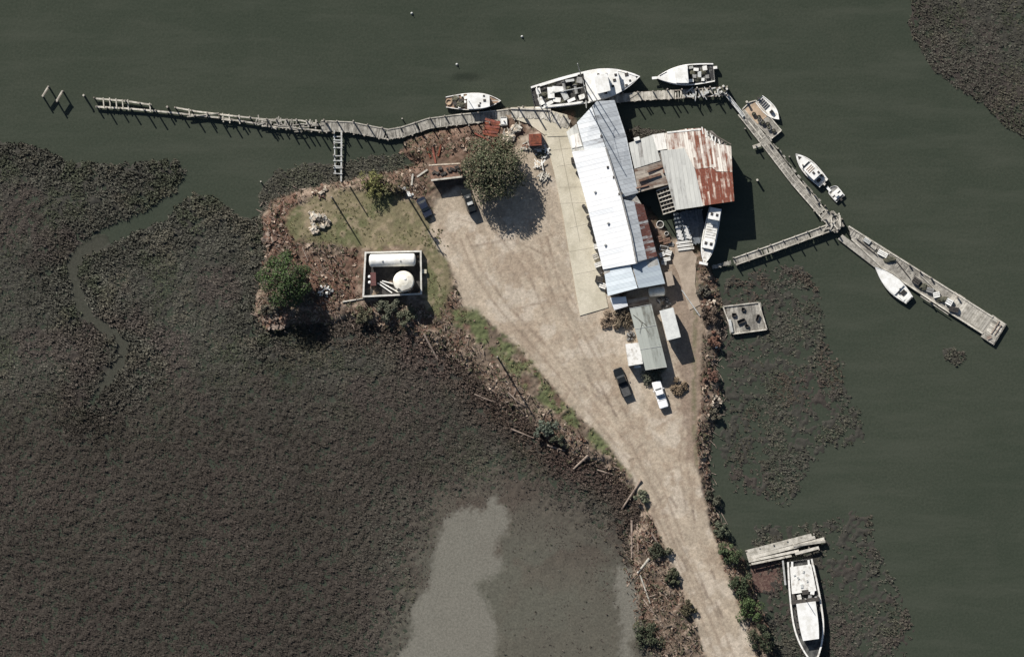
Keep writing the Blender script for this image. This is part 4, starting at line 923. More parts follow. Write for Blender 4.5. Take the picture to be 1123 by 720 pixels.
# 6 dinghy behind it
b = Boat('stubby white dinghy with twin seats right behind the white cabin boat', 'dinghy', (922, 218), (911, 205), 2.3, .55, .92, .25, .6, 3.5, dm=m_grey)
for q in (.25, .55): b.part('seat', m_white, lambda m: m.box((b.X(q), 0, .6), (.6, 2.0, .3)))
b.part('console', m_white, lambda m: m.box((b.X(.42), .1, .8), (.9, .7, .6)))
b.part('motor', m_dark, lambda m: m.box((b.X(-.05), 0, .65), (.5, .4, .6)))
b.part('bow_plank', m_white, lambda m: m.box((b.X(.98), .55, .62), (1.1, .5, .1)))
# 7 white launch
b = Boat('plain white launch with dark cockpit hole moored on the south side of the floating dock', 'boat', (997.5, 329), (959.5, 292.5), 3.1, .95, .62, .25, .42, 1.8, bp=1.9) if 0 else Boat('plain white launch with dark cockpit hole moored on the south side of the floating dock', 'boat', (997.5, 329), (959.5, 292.5), 3.1, .95, .62, .25, .42, 1.8)
MB().prism(b.outline(.30, .96, .9), .5, 1.08).build('foredeck', m_white, b.t)
MB().prism(b.outline(.02, .10, .85), .5, .98).build('stern_deck', m_white, b.t)
b.part('cockpit', m_black, lambda m: (m.box((b.X(.20), -.25, .90), (.9, 1.1, .12)), m.box((b.X(.27), .35, .95), (.35, .4, .3)), m.box((b.X(.31), -.3, 1.1), (.12, .35, .06))))
b.part('bench', m_white, lambda m: m.box((b.X(.14), .75, .95), (1.2, .5, .25)))
# 8 covered boat by the shed
b = Boat('long narrow white boat half in shadow below the dock shed', 'boat', (784.5, 228), (772, 290), 2.9, 2.3, .86, .35, .5, 2.6)
c, z = b.cabin(.02, .20, .8, 2.3, wn=1)
for y_ in (-.55, .5): b.hatch(.12, y_, .5, z, c)
MB().prism(b.outline(.20, .62, .8), 1.8, 3.1).build('trunk_cabin', m_white_old, b.t)
for y_ in (-.55, .5): b.hatch(.63, y_, .55, 3.35)
MB().prism(b.outline(.58, .72, .84), 1.8, 3.35).build('wheelhouse', m_white, b.t)
MB().prism(b.outline(.74, .94, .8), 1.9, 2.75).build('foredeck', m_white_old, b.t)
b.part('rib_slat', m_grey, lambda m: [m.box((b.X(.30+i*.045), 0, 3.13), (.05, 1.9, .05)) for i in range(6)])
b.part('bow_board', m_white, lambda m: m.box((b.X(.985), -.2, 3.2), (.5, 1.7, .1)))
# 9 big workboat at the bottom
b = Boat('derelict white workboat lying in the marsh beside the rotting timber pier', 'workboat', (877, 614), (893, 730), 6.3, 1.5, .80, .6, .5, 2.3, name='workboat', hm=m_white_old, dm=M('black_deck', (.04, .04, .04), (.12, .12, .11), 1.2, .8), rail=True, rim=.34)
c, z = b.cabin(.40, .74, .58, 1.7, wn=4)
MB().prism(b.outline(.36, .40, .9), 1, 2.0).build('bulkhead', m_dark, b.t)
c2 = MB().prism(b.outline(.05, .30, .80), .8, 1.75).build('aft_house', m_white_old, b.t)
for t_, y_, d_ in ((.11, .4, .35), (.16, -.8, .4), (.2, .9, .3), (.24, -.3, .5), (.13, -1.4, .3)): b.box('roof_scrap', m_lgrey, t_, y_, (d_, d_*1.5, .12), 1.75, R(0, 3), c2)
b.part('engine_hatch', m_dark, lambda m: m.box((b.X(.30), .2, 1.6), (.9, 1.3, .5)))
for t_, y_, d_, m_ in ((.31, 1.6, (.9, .8, .6), m_white), (.34, -1.1, (1.0, .8, .6), m_white_old), (.35, 1.0, (.7, .7, .6), m_grey), (.03, 1.7, (1.0, .4, .5), m_white), (.03, -1.6, (1.2, .4, .5), m_white), (.33, -2.1, (1.3, .4, .6), m_dark), (.37, 2.1, (.6, .4, .6), m_white)): b.box('deck_locker', m_, t_, y_, d_, rz=R(-.3, .3))
for sg in (1, -1): b.part('side_deck_gear', m_dark, lambda m: [m.box((b.X(.44+i*.055), sg*2.1, 1.45), (R(.4, 1.0), .4, .3), R(-.2, .2)) for i in range(5)])
b.part('mast', m_lgrey, lambda m: m.tube((b.X(.36), 0, 1), (b.X(.36), 0, 5.5), .09, .06, 7))
# ------------------------------------------------------------------ buildings
def roof(root, name, mat, pts, label=None, th=.09):
    poly = [(P(x, y).x, P(x, y).y) for x, y, z in pts]; zz = [z for _, _, z in pts]
    return MB().prism(poly, [z-th for z in zz], zz).build(name, mat, root, True, label)
def wall(root, pts, z0, mat, top=None, name='wall', label=None, inset=.3):
    cx = sum(p[0] for p in pts)/len(pts); cy = sum(p[1] for p in pts)/len(pts)
    q = []
    for x, y, z in pts:
        dx, dy = cx-x, cy-y; l = math.hypot(dx, dy); k = inset/S/l; q.append((x+dx*k, y+dy*k, z))
    return MB().prism([xy((x, y)) for x, y, z in q], z0, [z-.14 for _, _, z in q]).build(name, mat, root, True, label)
def panel(root, name, mat, p, q, z0, z1, parent=None, th=.08):
    """thin upright panel between two pixel points"""
    return MB().beam(P(*p, (z0+z1)/2), P(*q, (z0+z1)/2), th, z1-z0).build(name, mat, root, True)
G = 1.25
t = thing('warehouse', 'long narrow fish warehouse with bright white west roof slope beside the concrete apron', 'warehouse', P(676, 215, G))
wl = [(634, 138, 4.7), (650, 117, 6.2), (673, 112, 4.7), (686, 150, 4.7), (698, 212, 4.7), (706, 226, 4.5), (720, 281, 4.5), (728, 310, 4.2), (699, 315, 5.6), (667, 323, 4.2), (661, 296, 4.6), (642, 220, 4.6), (628, 167, 4.6)]
wall(t, wl, -.2, m_wallm, inset=.35)
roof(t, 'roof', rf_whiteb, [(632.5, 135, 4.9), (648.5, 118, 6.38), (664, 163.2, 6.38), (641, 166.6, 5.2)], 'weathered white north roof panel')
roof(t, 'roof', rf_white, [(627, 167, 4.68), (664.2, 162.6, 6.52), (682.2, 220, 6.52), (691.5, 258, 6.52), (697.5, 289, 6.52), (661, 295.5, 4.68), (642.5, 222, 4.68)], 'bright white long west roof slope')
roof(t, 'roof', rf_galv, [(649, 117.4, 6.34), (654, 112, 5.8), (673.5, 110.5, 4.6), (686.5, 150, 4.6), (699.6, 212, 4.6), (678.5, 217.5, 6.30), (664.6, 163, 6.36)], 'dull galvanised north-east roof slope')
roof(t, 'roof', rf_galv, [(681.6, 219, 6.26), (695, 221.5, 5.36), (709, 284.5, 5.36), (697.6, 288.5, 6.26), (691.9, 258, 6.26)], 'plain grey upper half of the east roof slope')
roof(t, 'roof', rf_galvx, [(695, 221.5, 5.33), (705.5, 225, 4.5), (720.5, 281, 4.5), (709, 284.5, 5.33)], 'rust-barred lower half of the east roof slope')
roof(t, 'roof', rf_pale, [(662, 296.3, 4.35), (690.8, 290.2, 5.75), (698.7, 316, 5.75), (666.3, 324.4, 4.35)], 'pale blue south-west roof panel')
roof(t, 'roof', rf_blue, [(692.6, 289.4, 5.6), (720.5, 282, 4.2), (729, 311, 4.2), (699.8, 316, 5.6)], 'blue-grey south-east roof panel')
rc = MB(); beams(rc, [(664, 163), (682, 220), (691.6, 258), (697.5, 289)], 6.57, .32, .08); rc.build('ridge_cap', m_grey, t, True)
for i, q in enumerate((.12, .3, .48, .66, .84)):
    a = lerp2((628.5, 168), (661.5, 296), q); b_ = lerp2((628.5, 168), (661.5, 296), q+.055)
    w_ = panel(t, 'window' if i != 2 else 'door', m_glass if i != 2 else m_walld, (a[0]+2.1, a[1]), (b_[0]+2.1, b_[1]), 2.3 if i != 2 else 1.3, 3.6)
for k, (q, o_) in enumerate(((.35, .35), (.62, .5), (.8, .25))):
    a = lerp2((628, 167), (661, 295), q); c_ = (a[0]+36*o_, a[1]-3*o_); v = MB().lathe(P(*c_, 4.6+1.85*o_), [(.22, 0), (.22, .35), (.3, .36), (.05, .5)], 10).build('roof_vent', m_lgrey, t, True)
sw = MB(); sw.box(P(680, 213, 6.3), (.9, .5, .4), .2); sw.box(P(673, 195, 6.35), (.5, .5, .35)); sw.box(P(659, 150, 6.35), (.4, .4, .3)); sw.box(P(690, 262, 6.2), (.6, .4, .3)); sw.box(P(666, 184, 6.35), (.4, .4, .3)); sw.build('roof_fitting', m_dark, t, True)
# stepped lean-to at the north-west corner
t = thing('lean_to', 'patched grey lean-to shed against the north-west corner of the warehouse', 'shed', P(631, 157, G))
lp = [(621, 145, 3.7), (632, 136.5, 4.7), (640.5, 165.5, 4.95), (627.5, 167, 3.9)]
wall(t, lp, -.2, m_walld); roof(t, 'roof', rf_sgrey, lp); rp = [(624.5, 150, 4.12), (634, 146.5, 4.95), (638.5, 161, 5.02), (627, 163, 4.12)]
roof(t, 'roof_patch', rf_swhite, rp, th=.06)
# dock shed over the water
t = thing('dock_shed', 'big square dock shed over the water with rust-streaked patchwork roof', 'shed', P(762, 190, 0))
outer = [(690, 157, 4.6), (715, 149, 4.9), (728, 147, 5.1), (770, 143, 5.5), (782, 142, 5.5), (800, 160, 5.3), (804, 220, 5.6), (741, 230, 5.1), (733, 203, 5.0), (700, 211, 4.4)]
wall(t, outer, .6, m_walld, inset=.5)
MB().prism([xy(p) for p in ((712, 190), (730, 150), (782, 145), (798, 162), (801, 218), (742, 227), (730, 232))], .85, 1.2).build('floor_deck', m_woodd, t, True)
roof(t, 'roof', rf_sgrey, [(689, 157.5, 4.7), (715, 148.5, 5.0), (724, 176.5, 5.0), (695.5, 185.5, 4.7)], 'grey north-west roof sheet')
roof(t, 'roof', rf_swhite, [(714.6, 148.4, 5.09), (727.6, 146.4, 5.19), (731, 164, 5.19), (720.6, 165.8, 5.09)], 'clean white roof sheet')
roof(t, 'roof', rf_srust, [(728, 146.8, 5.3), (752, 142, 5.5), (770, 141, 5.62), (776, 150, 5.62), (785, 158, 5.62), (801, 161, 5.5), (802.3, 189, 5.72), (785, 188.5, 5.62), (780, 184, 5.58), (762, 186, 5.45), (750, 170, 5.45), (731.5, 164.8, 5.3)], 'white roof sheets streaked with rust')
roof(t, 'roof', rf_srust2, [(761, 186.4, 5.5), (780, 184.5, 5.66), (785, 189, 5.70), (802.3, 189.4, 5.76), (804.4, 221, 5.80), (770, 226, 5.58)], 'heavily rusted south-east roof sheets')
roof(t, 'roof', rf_sgrey, [(723.6, 166, 5.36), (749.5, 163, 5.50), (761.5, 186.5, 5.56), (770.5, 226.4, 5.64), (740, 230.8, 5.42), (727, 184, 5.38)], 'ribbed grey middle roof sheets')
roof(t, 'roof', rf_brown, [(695, 185.6, 4.62), (724.5, 177.4, 4.85), (733, 202.5, 4.85), (699.5, 211.4, 4.5)], 'dirty brown flat roof')
rb_ = MB(); MB().beam(P(731, 146, 5.37), P(768, 142.5, 5.62), .3, .12).build('eave_board', m_white_old, t, True); MB().box(P(698, 153, 5.0), (1.1, .7, .4), .3).build('vent_box', m_white_old, t, True)
for i in range(7): a = (769+i*3, 140+i*2.2); rb_.beam(P(*a, 5.6), P(a[0]+R(-3, 4), a[1]+R(5, 10), 5.62), .22, .1)
rb_.build('loose_sheets', m_white_old, t, True)
ex = MB()
for i in range(9): a = lerp2((770, 142), (800, 160), i/8); ex.beam(P(*a, 5.35), P(a[0]-R(3, 6), a[1]+R(2, 7), 5.4), .15, .15)
ex.beam(P(768, 140, 5.3), P(801, 159, 5.3), .18, .2); ex.build('exposed_rafter', m_woodd, t, True)
od = MB(); od.box(P(712, 195, 5.0), (4.5, .5, .35), .3); od.box(P(718, 186, 5.0), (3.2, .3, .2), .35); od.box(P(729, 188, 5.1), (.9, .8, .4)); od.box(P(704, 205, 4.8), (2.5, .25, .2), .25); od.build('roof_debris', m_brick, t, True)
for x, y in ((700, 208), (741, 228), (770, 223), (801, 219), (800, 188), (798, 164), (780, 146), (752, 146), (731, 150), (762, 205)): pile(t, x, y, 4.9, .16)
# open roof frame
t = thing('roof_frame', 'open dark lattice of bare rafters beside the ribbed grey shed roof', 'roof frame', P(730, 220, G))
mb = MB()
fr = [(719.5, 209.5), (733, 204.5), (740.5, 231), (727, 235)]
for i in range(7): q = i/6; mb.beam(P(*lerp2(fr[0], fr[3], q), 4.1), P(*lerp2(fr[1], fr[2], q), 4.35), .2, .2)
mb.build('batten', m_woodp, t, True); mb = MB()
for i in range(5): q = i/4; mb.beam(P(*lerp2(fr[0], fr[1], q), 3.9+.2*q), P(*lerp2(fr[3], fr[2], q), 3.9+.2*q), .14, .2)
mb.build('rafter', m_woodd, t, True)
for p in fr: MB().beam(P(*p, .9), P(*p, 4.0), .18, .18).build('post', m_woodd, t, True)
# small white lean-to and grey porch south of warehouse
t = thing('white_shed', 'small white-roofed shed stepped against the south-west end of the warehouse', 'shed', P(680, 332, G))
pp = [(668.5, 326.5, 3.2), (686, 325, 3.5), (688.5, 335.5, 3.2), (673.5, 340, 2.9)]
wall(t, pp, .9, m_wallm); roof(t, 'roof', rf_white, pp); panel(t, 'door', m_walld, (669.6, 330), (671.8, 336), 1.2, 2.7)
t = thing('porch_roof', 'grey flat porch roof between the white shed and the beige tank', 'porch', P(700, 330, G))
pp = [(688, 329, 2.7), (700, 326.5, 2.7), (711, 325, 2.7), (711.5, 332.5, 2.6), (690, 336.5, 2.6)]
roof(t, 'roof', rf_brown, pp)
for x, y in ((690, 334), (710, 331.5)): MB().beam(P(x, y, 1), P(x, y, 2.55), .12, .12).build('post', m_woodd, t, True)
t = thing('beige_tank', 'beige rounded tank lying at the south wall of the blue-grey roof', 'tank', P(720, 319.5, G), .10)
MB().lathe((0, 0, 1.1), [(.15, -1.65), (.75, -1.55), (.95, -1.35), (.95, 1.35), (.75, 1.55), (.15, 1.65)], 18, 'x').build('shell', m_cream, t, smooth=True)
MB().box((-.9, 0, .1), (.2, 1.4, .5)).box((.9, 0, .1), (.2, 1.4, .5)).build('saddle', m_conc, t)
t = thing('box_trailer', 'narrow beige box trailer squeezed along the east wall of the blue-grey roof', 'trailer', P(734, 305.5, G), math.radians(-78))
MB().box((0, 0, 1.5), (2.8, 1.4, 1.8)).build('body', M('beige_panel', (.36, .30, .24), (.30, .25, .2), 1, .7), t)
MB().box((0, 0, .5), (2.7, 1.2, .18)).build('chassis', m_dark, t)
for sg in (1, -1): MB().lathe((-.2, sg*.66, .32), [(.32, -.1), (.32, .1)], 14, 'y').build('wheel', m_black, t)
# mobile home
t = thing('mobile_home', 'long mossy grey mobile home south of the warehouse between the white box and the semi-trailer', 'mobile home', P(710.5, 370, G), 0)
mh = [(690, 338, 3.9), (714, 333.5, 3.9), (731, 402, 3.9), (707.5, 405.5, 3.9)]
wall(t, mh, .95, m_wallm, inset=.2)
mid0, mid1 = lerp2(mh[0], mh[1], .5), lerp2(mh[3], mh[2], .5)
roof(t, 'roof', rf_trail, [(690, 338, 3.95), (*mid0, 4.2), (*mid1, 4.2), (707.5, 405.5, 3.95)]); roof(t, 'roof', rf_trail, [(*mid0, 4.2), (714, 333.5, 3.95), (731, 402, 3.95), (*mid1, 4.2)])
for i in range(4): q = i/3; rbm = MB(); rbm.beam(P(*lerp2(mh[0], mh[3], q), 3.99), P(*lerp2(mid0, mid1, q), 4.24), .07, .05); rbm.beam(P(*lerp2(mid0, mid1, q), 4.24), P(*lerp2(mh[1], mh[2], q), 3.99), .07, .05); rbm.build('roof_seam', m_lgrey, t, True)
for q in (.15, .4, .75):
    a, b_ = lerp2(mh[0], mh[3], q), lerp2(mh[0], mh[3], q+.08); panel(t, 'window', m_glass, (a[0]+.55, a[1]), (b_[0]+.55, b_[1]), 2.3, 3.3)
panel(t, 'door', m_walld, (718.6, 355), (720.2, 361), 1.3, 3.3)
mb = MB(); mb.tube(P(694, 345, 4.12), P(709, 357, 4.3), .05, .04, 5); mb.tube(P(700, 350, 4.2), P(712, 366, 4.28), .04, .03, 5); mb.tube(P(704, 353, 4.2), P(701, 365, 4.2), .04, .03, 5)
tag(mb.build('fallen_branch', m_bark), 'thin dark dead branches lying across the mossy mobile home roof', 'branch')
t = thing('utility_box', 'square white shipping box snug against the west side of the mobile home', 'container', P(694.5, 388, G))
ub = [(685.5, 377, 3.9), (701, 375.3, 3.9), (704.8, 398.5, 3.9), (689, 401, 3.9)]
MB().prism([xy(p[:2]) for p in ub], 1.1, 3.78).build('body', m_wallm, t, True); roof(t, 'roof', m_white_old, ub, th=.1)
panel(t, 'door', m_grey, (691.5, 401.2), (702.5, 399.4), 1.3, 3.5)
MB().box(P(699, 401.8, 2.2), (1.3, .5, .7), .1).build('air_conditioner', m_white, t, True)
t = thing('semi_trailer', 'white semi-trailer box parked alone east of the mobile home', 'trailer', P(734.5, 355, G), math.atan2(-32, 8.3)+0)
MB().box((0, 0, 2.4), (6.0, 2.75, 2.7)).build('body', m_white, t); MB().box((0, 0, 3.78), (6.02, 2.6, .06)).build('roof', M('trailer_roof', (.66, .67, .64), (.55, .56, .54), .8, .6), t)
MB().box((0, 0, .95), (5.8, 1.1, .2)).build('chassis', m_dark, t)
for x in (1.4, 2.3):
    for sg in (1, -1): MB().lathe((x, sg*1.0, .5), [(.5, -.22), (.5, .22)], 16, 'y').build('wheel', m_black, t)
MB().box((-2.2, .8, .5), (.12, .12, 1)).box((-2.2, -.8, .5), (.12, .12, 1)).build('landing_leg', m_grey, t)
for sg in (1, -1): MB().box((3.02, sg*.68, 2.4), (.05, 1.3, 2.55)).build('door', m_white_old, t)
# brown open shed near the tree
t = thing('brown_shed', 'open-fronted brown shed with junk on its roof by the big tree', 'shed', P(489, 187, G))
bs = [(470, 181, 3.2), (505, 179, 3.2), (507.5, 194, 3.7), (473, 198, 3.7)]
roof(t, 'roof', m_brick, bs)
MB().beam(P(473, 198, 3.78), P(507, 194, 3.78), .35, .12).build('front_beam', m_woodp, t, True); MB().beam(P(470.5, 181.5, 3.3), P(505, 179.5, 3.3), .25, .1).build('rear_beam', m_rubble, t, True)
panel(t, 'wall', m_walld, (471, 182), (505, 180), 1, 3.1); panel(t, 'wall', m_walld, (471, 182), (474, 197), 1, 3.2); panel(t, 'wall', m_walld, (505, 180), (507, 193), 1, 3.2)
for x, y in ((474, 197), (490, 195.5), (507, 193.5)): MB().beam(P(x, y, .9), P(x, y, 3.6), .16, .16).build('post', m_woodd, t, True)
mb = MB()
for i in range(12): mb.box(P(475+i*2.6, 187+R(-4, 5), 3.65+R(0, .1)), (R(.3, .9), R(.3, .7), R(.2, .5)), R(0, 3))
mb.build('roof_junk', m_dark, t, True)
# walled tank enclosure
t = thing('tank_enclosure', 'rectangular white concrete containment wall around two white tanks', 'wall', P(430, 300, G))
en = [(401, 277), (461.5, 275.5), (462, 322), (398.5, 325)]
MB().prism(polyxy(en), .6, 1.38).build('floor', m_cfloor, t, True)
for i in range(4): a, b_ = P(*en[i], 0), P(*en[(i+1) % 4], 0); d = (b_-a).normalized()*.17; MB().beam(a+Vector((0, 0, 1.5))-(d if i % 2 else -d), b_+Vector((0, 0, 1.5))+(d if i % 2 else -d), .34, 2.4).build('wall', m_wall_c, t, True)
MB().box(P(464.5, 297.5, 1.5), (1.2, .8, 1.1)).build('step_block', m_conc, t, True)
t = thing('horizontal_tank', 'long white cylindrical fuel tank lying inside the containment wall', 'tank', P(430.5, 285.3, 1.4), .02)
MB().lathe((0, 0, 1.65), [(.3, -4.62), (.9, -4.52), (1.2, -4.3), (1.25, -4.1), (1.25, 4.1), (1.2, 4.3), (.9, 4.52), (.3, 4.62)], 24, 'x').build('shell', m_white, t, smooth=True)
for x in (-3, 0, 3): MB().box((x, 0, .3), (.3, 1.9, .65)).build('saddle', m_grey, t)
for x in (-2, 1.5): MB().tube((x, 0, 2.8), (x, 0, 3.1), .18, .18, 10).build('filler_cap', m_white_old, t)
t = thing('round_tank', 'tall round cream storage tank inside the containment wall', 'tank', P(443, 308.5, 1.4))
MB().lathe((0, 0, 0), [(2.05, 0), (2.05, 4.9), (1.9, 5.05), (.9, 5.35), (.2, 5.42)], 36).build('shell', m_cream, t, smooth=False)
MB().lathe((.3, .5, 5.3), [(.25, 0), (.25, .2), (.05, .22)], 12).build('lid', m_white, t)
mb = MB(); mb.box((.5, -1.75, 5.05), (1.2, .25, .12), .3); mb.box((-.9, -1.55, 5.1), (.5, .3, .15), -.5); mb.box((1.3, -1.4, 5.05), (.4, .3, .12), .8); mb.build('top_bracket', m_dark, t)
mb = MB(); mb.beam((1.0, -1.95, 0), (1.0, -1.95, 5.3), .06, .06); mb.beam((1.4, -1.7, 0), (1.4, -1.7, 5.3), .06, .06)
for i in range(14): mb.beam((1.0, -1.95, .3+i*.35), (1.4, -1.7, .3+i*.35), .04, .04)
mb.build('ladder', m_grey, t)
t = thing('pump_unit', 'maroon pump cabinet with two white valves in the west corner of the enclosure', 'pump', P(409.5, 306, 1.4), .03)
MB().box((0, 0, .7), (1.0, 2.5, 1.4)).build('cabinet', m_maroon, t); MB().box((0, 0, 1.43), (1.08, 2.58, .06)).build('lid', m_maroon, t)
for y in (.5, -.6): MB().lathe((-.75, y, .5), [(.25, 0), (.3, .5), (.1, .6)], 10).build('valve', m_white, t)
t = thing('fuel_pipe', 'pale pipes crossing the enclosure floor towards the round tank', 'pipe', P(428, 314, 1.4))
mb = MB()
for a, b_ in (((417, 309), (436, 320)), ((414, 310), (430, 321)), ((419, 308), (431, 311)), ((436, 320), (443, 320))): mb.tube(P(*a, 1.75), P(*b_, 1.75), .13, .13, 8)
mb.build('pipe', m_white, t, True); MB().box(P(425, 313.5, 1.55), (.5, .2, .4)).box(P(434, 318, 1.55), (.5, .2, .4)).build('pipe_stand', m_conc, t, True)
# concrete apron
mb = MB()
ap = [(597, 146), (628, 146), (633, 180), (643, 222), (655, 270), (664, 322), (667, 337), (636, 346), (628, 300), (618, 240), (608, 190)]
mb.prism(polyxy(ap), .6, 1.40); o = mb.build('concrete_apron', m_conc); o['kind'] = 'structure'
jb = MB()
for q in (.08, .17, .31, .40, .52, .66, .79): a = lerp2((599, 149), (636, 344), q+R(-.02, .02)); b_ = lerp2((628, 147), (666, 335), q); a = lerp2(a, b_, R(0, .3)); jb.beam(P(*a, 1.394), P(*b_, 1.394), .06, .022)
jb.beam(P(612.5, 148, 1.393), P(636, 265, 1.393), .07, .03)
o = jb.build('pavement_joint', M('joint', (.24, .21, .17), (.19, .17, .14), 2, .9)); o['kind'] = 'structure'
mb = MB(); mb.prism(polyxy([(600, 146), (628, 145.5), (628.5, 149), (600, 150)]), 1.2, 1.5); o = mb.build('pavement_kerb', m_conc); o['kind'] = 'structure'
# footpath at the dock
mb = MB(); fp = [(741, 272), (757, 272), (764, 282), (763, 298), (762, 312), (768, 334), (756, 340), (749, 318), (744, 300), (738, 288)]
mb.prism(polyxy(fp), .8, 1.36); o = mb.build('path', M('path_concrete', (.40, .33, .26), (.30, .245, .19), .5, .9, 0, .2, fine=.15, dirt=.3)); o['kind'] = 'structure'
t = thing('dock_platform', 'shaded dark plank platform under the south edge of the dock shed', 'platform', P(755, 250, 0))
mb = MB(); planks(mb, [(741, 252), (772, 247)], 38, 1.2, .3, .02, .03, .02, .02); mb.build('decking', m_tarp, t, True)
for x, y in ((742, 234), (770, 230), (772, 262), (745, 268), (757, 232)): pile(t, x, y, 1.6, .15)

# ------------------------------------------------------------------ vehicles
def rrect(L, W, r, n=4, fr=1., bk=1.):
    out = []
    for cx, cy, a0, k in ((L/2-r, W/2-r, 0, fr), (-L/2+r, W/2-r, 90, bk), (-L/2+r, -W/2+r, 180, bk), (L/2-r, -W/2+r, 270, fr)):
        for i in range(n+1): a = math.radians(a0+90*i/n); out.append((cx+r*math.cos(a), (cy+r*math.sin(a))*k))
    return out
def loft(mb, rings):
    n = len(rings[0][0]); vs = [(x, y, z) for poly, z in rings for x, y in poly]; fs = [tuple(range(n))[::-1], tuple(range((len(rings)-1)*n, len(rings)*n))]
    for k in range(len(rings)-1): fs += [(k*n+i, k*n+(i+1) % n, (k+1)*n+(i+1) % n, (k+1)*n+i) for i in range(n)]
    mb.add(vs, fs); return mb
def sh(poly, dx, kx=1, ky=1): return [(x*kx+dx, y*ky) for x, y in poly]
def vehicle(kind, label, pos, front, L, W, paint, cat):
    a, f = P(*pos), P(*front); d = f-a; gz_ = max(ghz(*pos), 1.1)
    t = thing('parked_'+kind, label, cat, P(*pos, gz_), math.atan2(d.y, d.x))
    base = rrect(L, W, .35, 4, .93, .97)
    loft(MB(), [(sh(base, 0, .97, .95), .32), (base, .55), (sh(base, 0, 1, .99), .82), (sh(base, 0, .985, .93), .98)] if kind != 'pickup' else [(sh(base, 0, .97, .95), .38), (base, .6), (sh(base, 0, 1, .99), .9), (sh(base, 0, .985, .93), 1.02)]).build('body', paint, t)
    zb = 1.02 if kind == 'pickup' else .98; zt = {'pickup': 1.78, 'car': 1.45, 'van': 1.85}[kind]
    x0, x1, l0, l1 = {'pickup': (-.02*L, .24*L, .12, .42), 'car': (-.34*L, .20*L, .45, .55), 'van': (-.46*L, .24*L, .15, .6)}[kind]
    low = [(x1, W*.43), (x0, W*.44), (x0, -W*.44), (x1, -W*.43)]; hi = [(x1-l1, W*.37), (x0+l0, W*.38), (x0+l0, -W*.38), (x1-l1, -W*.37)]
    cab = loft(MB(), [(low, zb-.03), (hi, zt)]).build('cabin', paint, t)
    r_ = rrect(x1-l1-x0-l0, W*.76, .12, 3); loft(MB(), [(sh(r_, (x1-l1+x0+l0)/2), zt), (sh(r_, (x1-l1+x0+l0)/2, .96, .94), zt+.05)]).build('roof', paint, cab)
    def glass(name, p, q, r2, s2, out):
        p, q, r2, s2 = (Vector(v) for v in (p, q, r2, s2)); c = (p+q+r2+s2)/4; o_ = Vector(out)*.02
        pts = [c+(v-c)*.86+o_ for v in (p, q, r2, s2)]; pts2 = [v-o_*1.5 for v in pts]
        MB().add(pts+pts2, [(0, 1, 2, 3), (7, 6, 5, 4), (0, 4, 5, 1), (1, 5, 6, 2), (2, 6, 7, 3), (3, 7, 4, 0)]).build(name, m_glass, cab)
    z0_ = zb+.02
    glass('windshield', (low[3][0], low[3][1], z0_), (low[0][0], low[0][1], z0_), (hi[0][0], hi[0][1], zt), (hi[3][0], hi[3][1], zt), (.8, 0, .6))
    glass('rear_window', (low[1][0], low[1][1], z0_), (low[2][0], low[2][1], z0_), (hi[2][0], hi[2][1], zt), (hi[1][0], hi[1][1], zt), (-.8, 0, .6))
    glass('side_window', (low[0][0], low[0][1], z0_), (low[1][0], low[1][1], z0_), (hi[1][0], hi[1][1], zt), (hi[0][0], hi[0][1], zt), (0, 1, .2))
    glass('side_window', (low[2][0], low[2][1], z0_), (low[3][0], low[3][1], z0_), (hi[3][0], hi[3][1], zt), (hi[2][0], hi[2][1], zt), (0, -1, .2))
    for sx in (1, -1):
        for sy in (1, -1):
            w_ = MB().lathe((sx*L*.31, sy*(W/2-.11), .36), [(.2, -.12), (.36, -.12), (.36, .12), (.2, .12)], 16, 'y').build('wheel', m_black, t)
            MB().lathe((sx*L*.31, sy*(W/2-.11), .36), [(.19, -.125), (.19, .125)], 12, 'y').build('rim', m_lgrey, w_)
    for sy in (1, -1):
        MB().box((L/2-.10, sy*W*.33, .78), (.16, .34, .16)).build('headlight', m_white, t); MB().box((-L/2+.06, sy*W*.38, .78), (.12, .18, .28)).build('tail_light', m_red, t)
        MB().box((x1-.30, sy*(W/2+.08), zb+.15), (.16, .22, .16)).build('mirror', paint, t)
    MB().box((L/2-.02, 0, .5), (.12, W*.86, .2)).build('bumper', m_grey, t)
    return t, zb, zt, x0
t, zb, zt, x0 = vehicle('pickup', 'white pickup truck parked south of the mobile home', (723.8, 432.5), (719, 417.5), 5.5, 1.95, m_carwht, 'pickup')
MB().box((-1.62, 0, zb+.05), (1.95, 1.62, .10)).build('bed_cover', m_carwht, t); MB().box((-.55, 0, zb+.02), (.10, 1.7, .1)).build('bed_gap', m_black, t); MB().box((-1.15, 0, zb+.11), (.06, 1.62, .03)).build('cover_seam', m_grey, t)
t, zb, zt, x0 = vehicle('pickup', 'black pickup truck parked on the dirt yard beside the white box', (682.5, 419), (676.5, 403), 5.9, 2.05, m_carblk, 'pickup')
MB().box((-1.75, 0, zb+.01), (2.1, 1.55, .04)).build('bed_floor', M('bed_liner', (.06, .06, .06), (.09, .09, .09), 2, .7), t)
for sy in (1, -1): MB().box((-1.75, sy*.86, zb+.05), (2.2, .14, .14)).build('bed_rail', m_carblk, t)
MB().box((2.45, 0, zb+.0), (.7, 1.3, .03)).build('hood_scoop', m_carblk, t)
vehicle('car', 'dark navy car parked alone on the lawn edge west of the brown shed', (465.5, 227), (470, 236), 4.0, 1.9, m_blue, 'car')
t, zb, zt, x0 = vehicle('van', 'black van with a pale roof box parked at the left edge of the big tree', (514.5, 220), (509.5, 205.5), 5.2, 1.95, m_carblk, 'van')
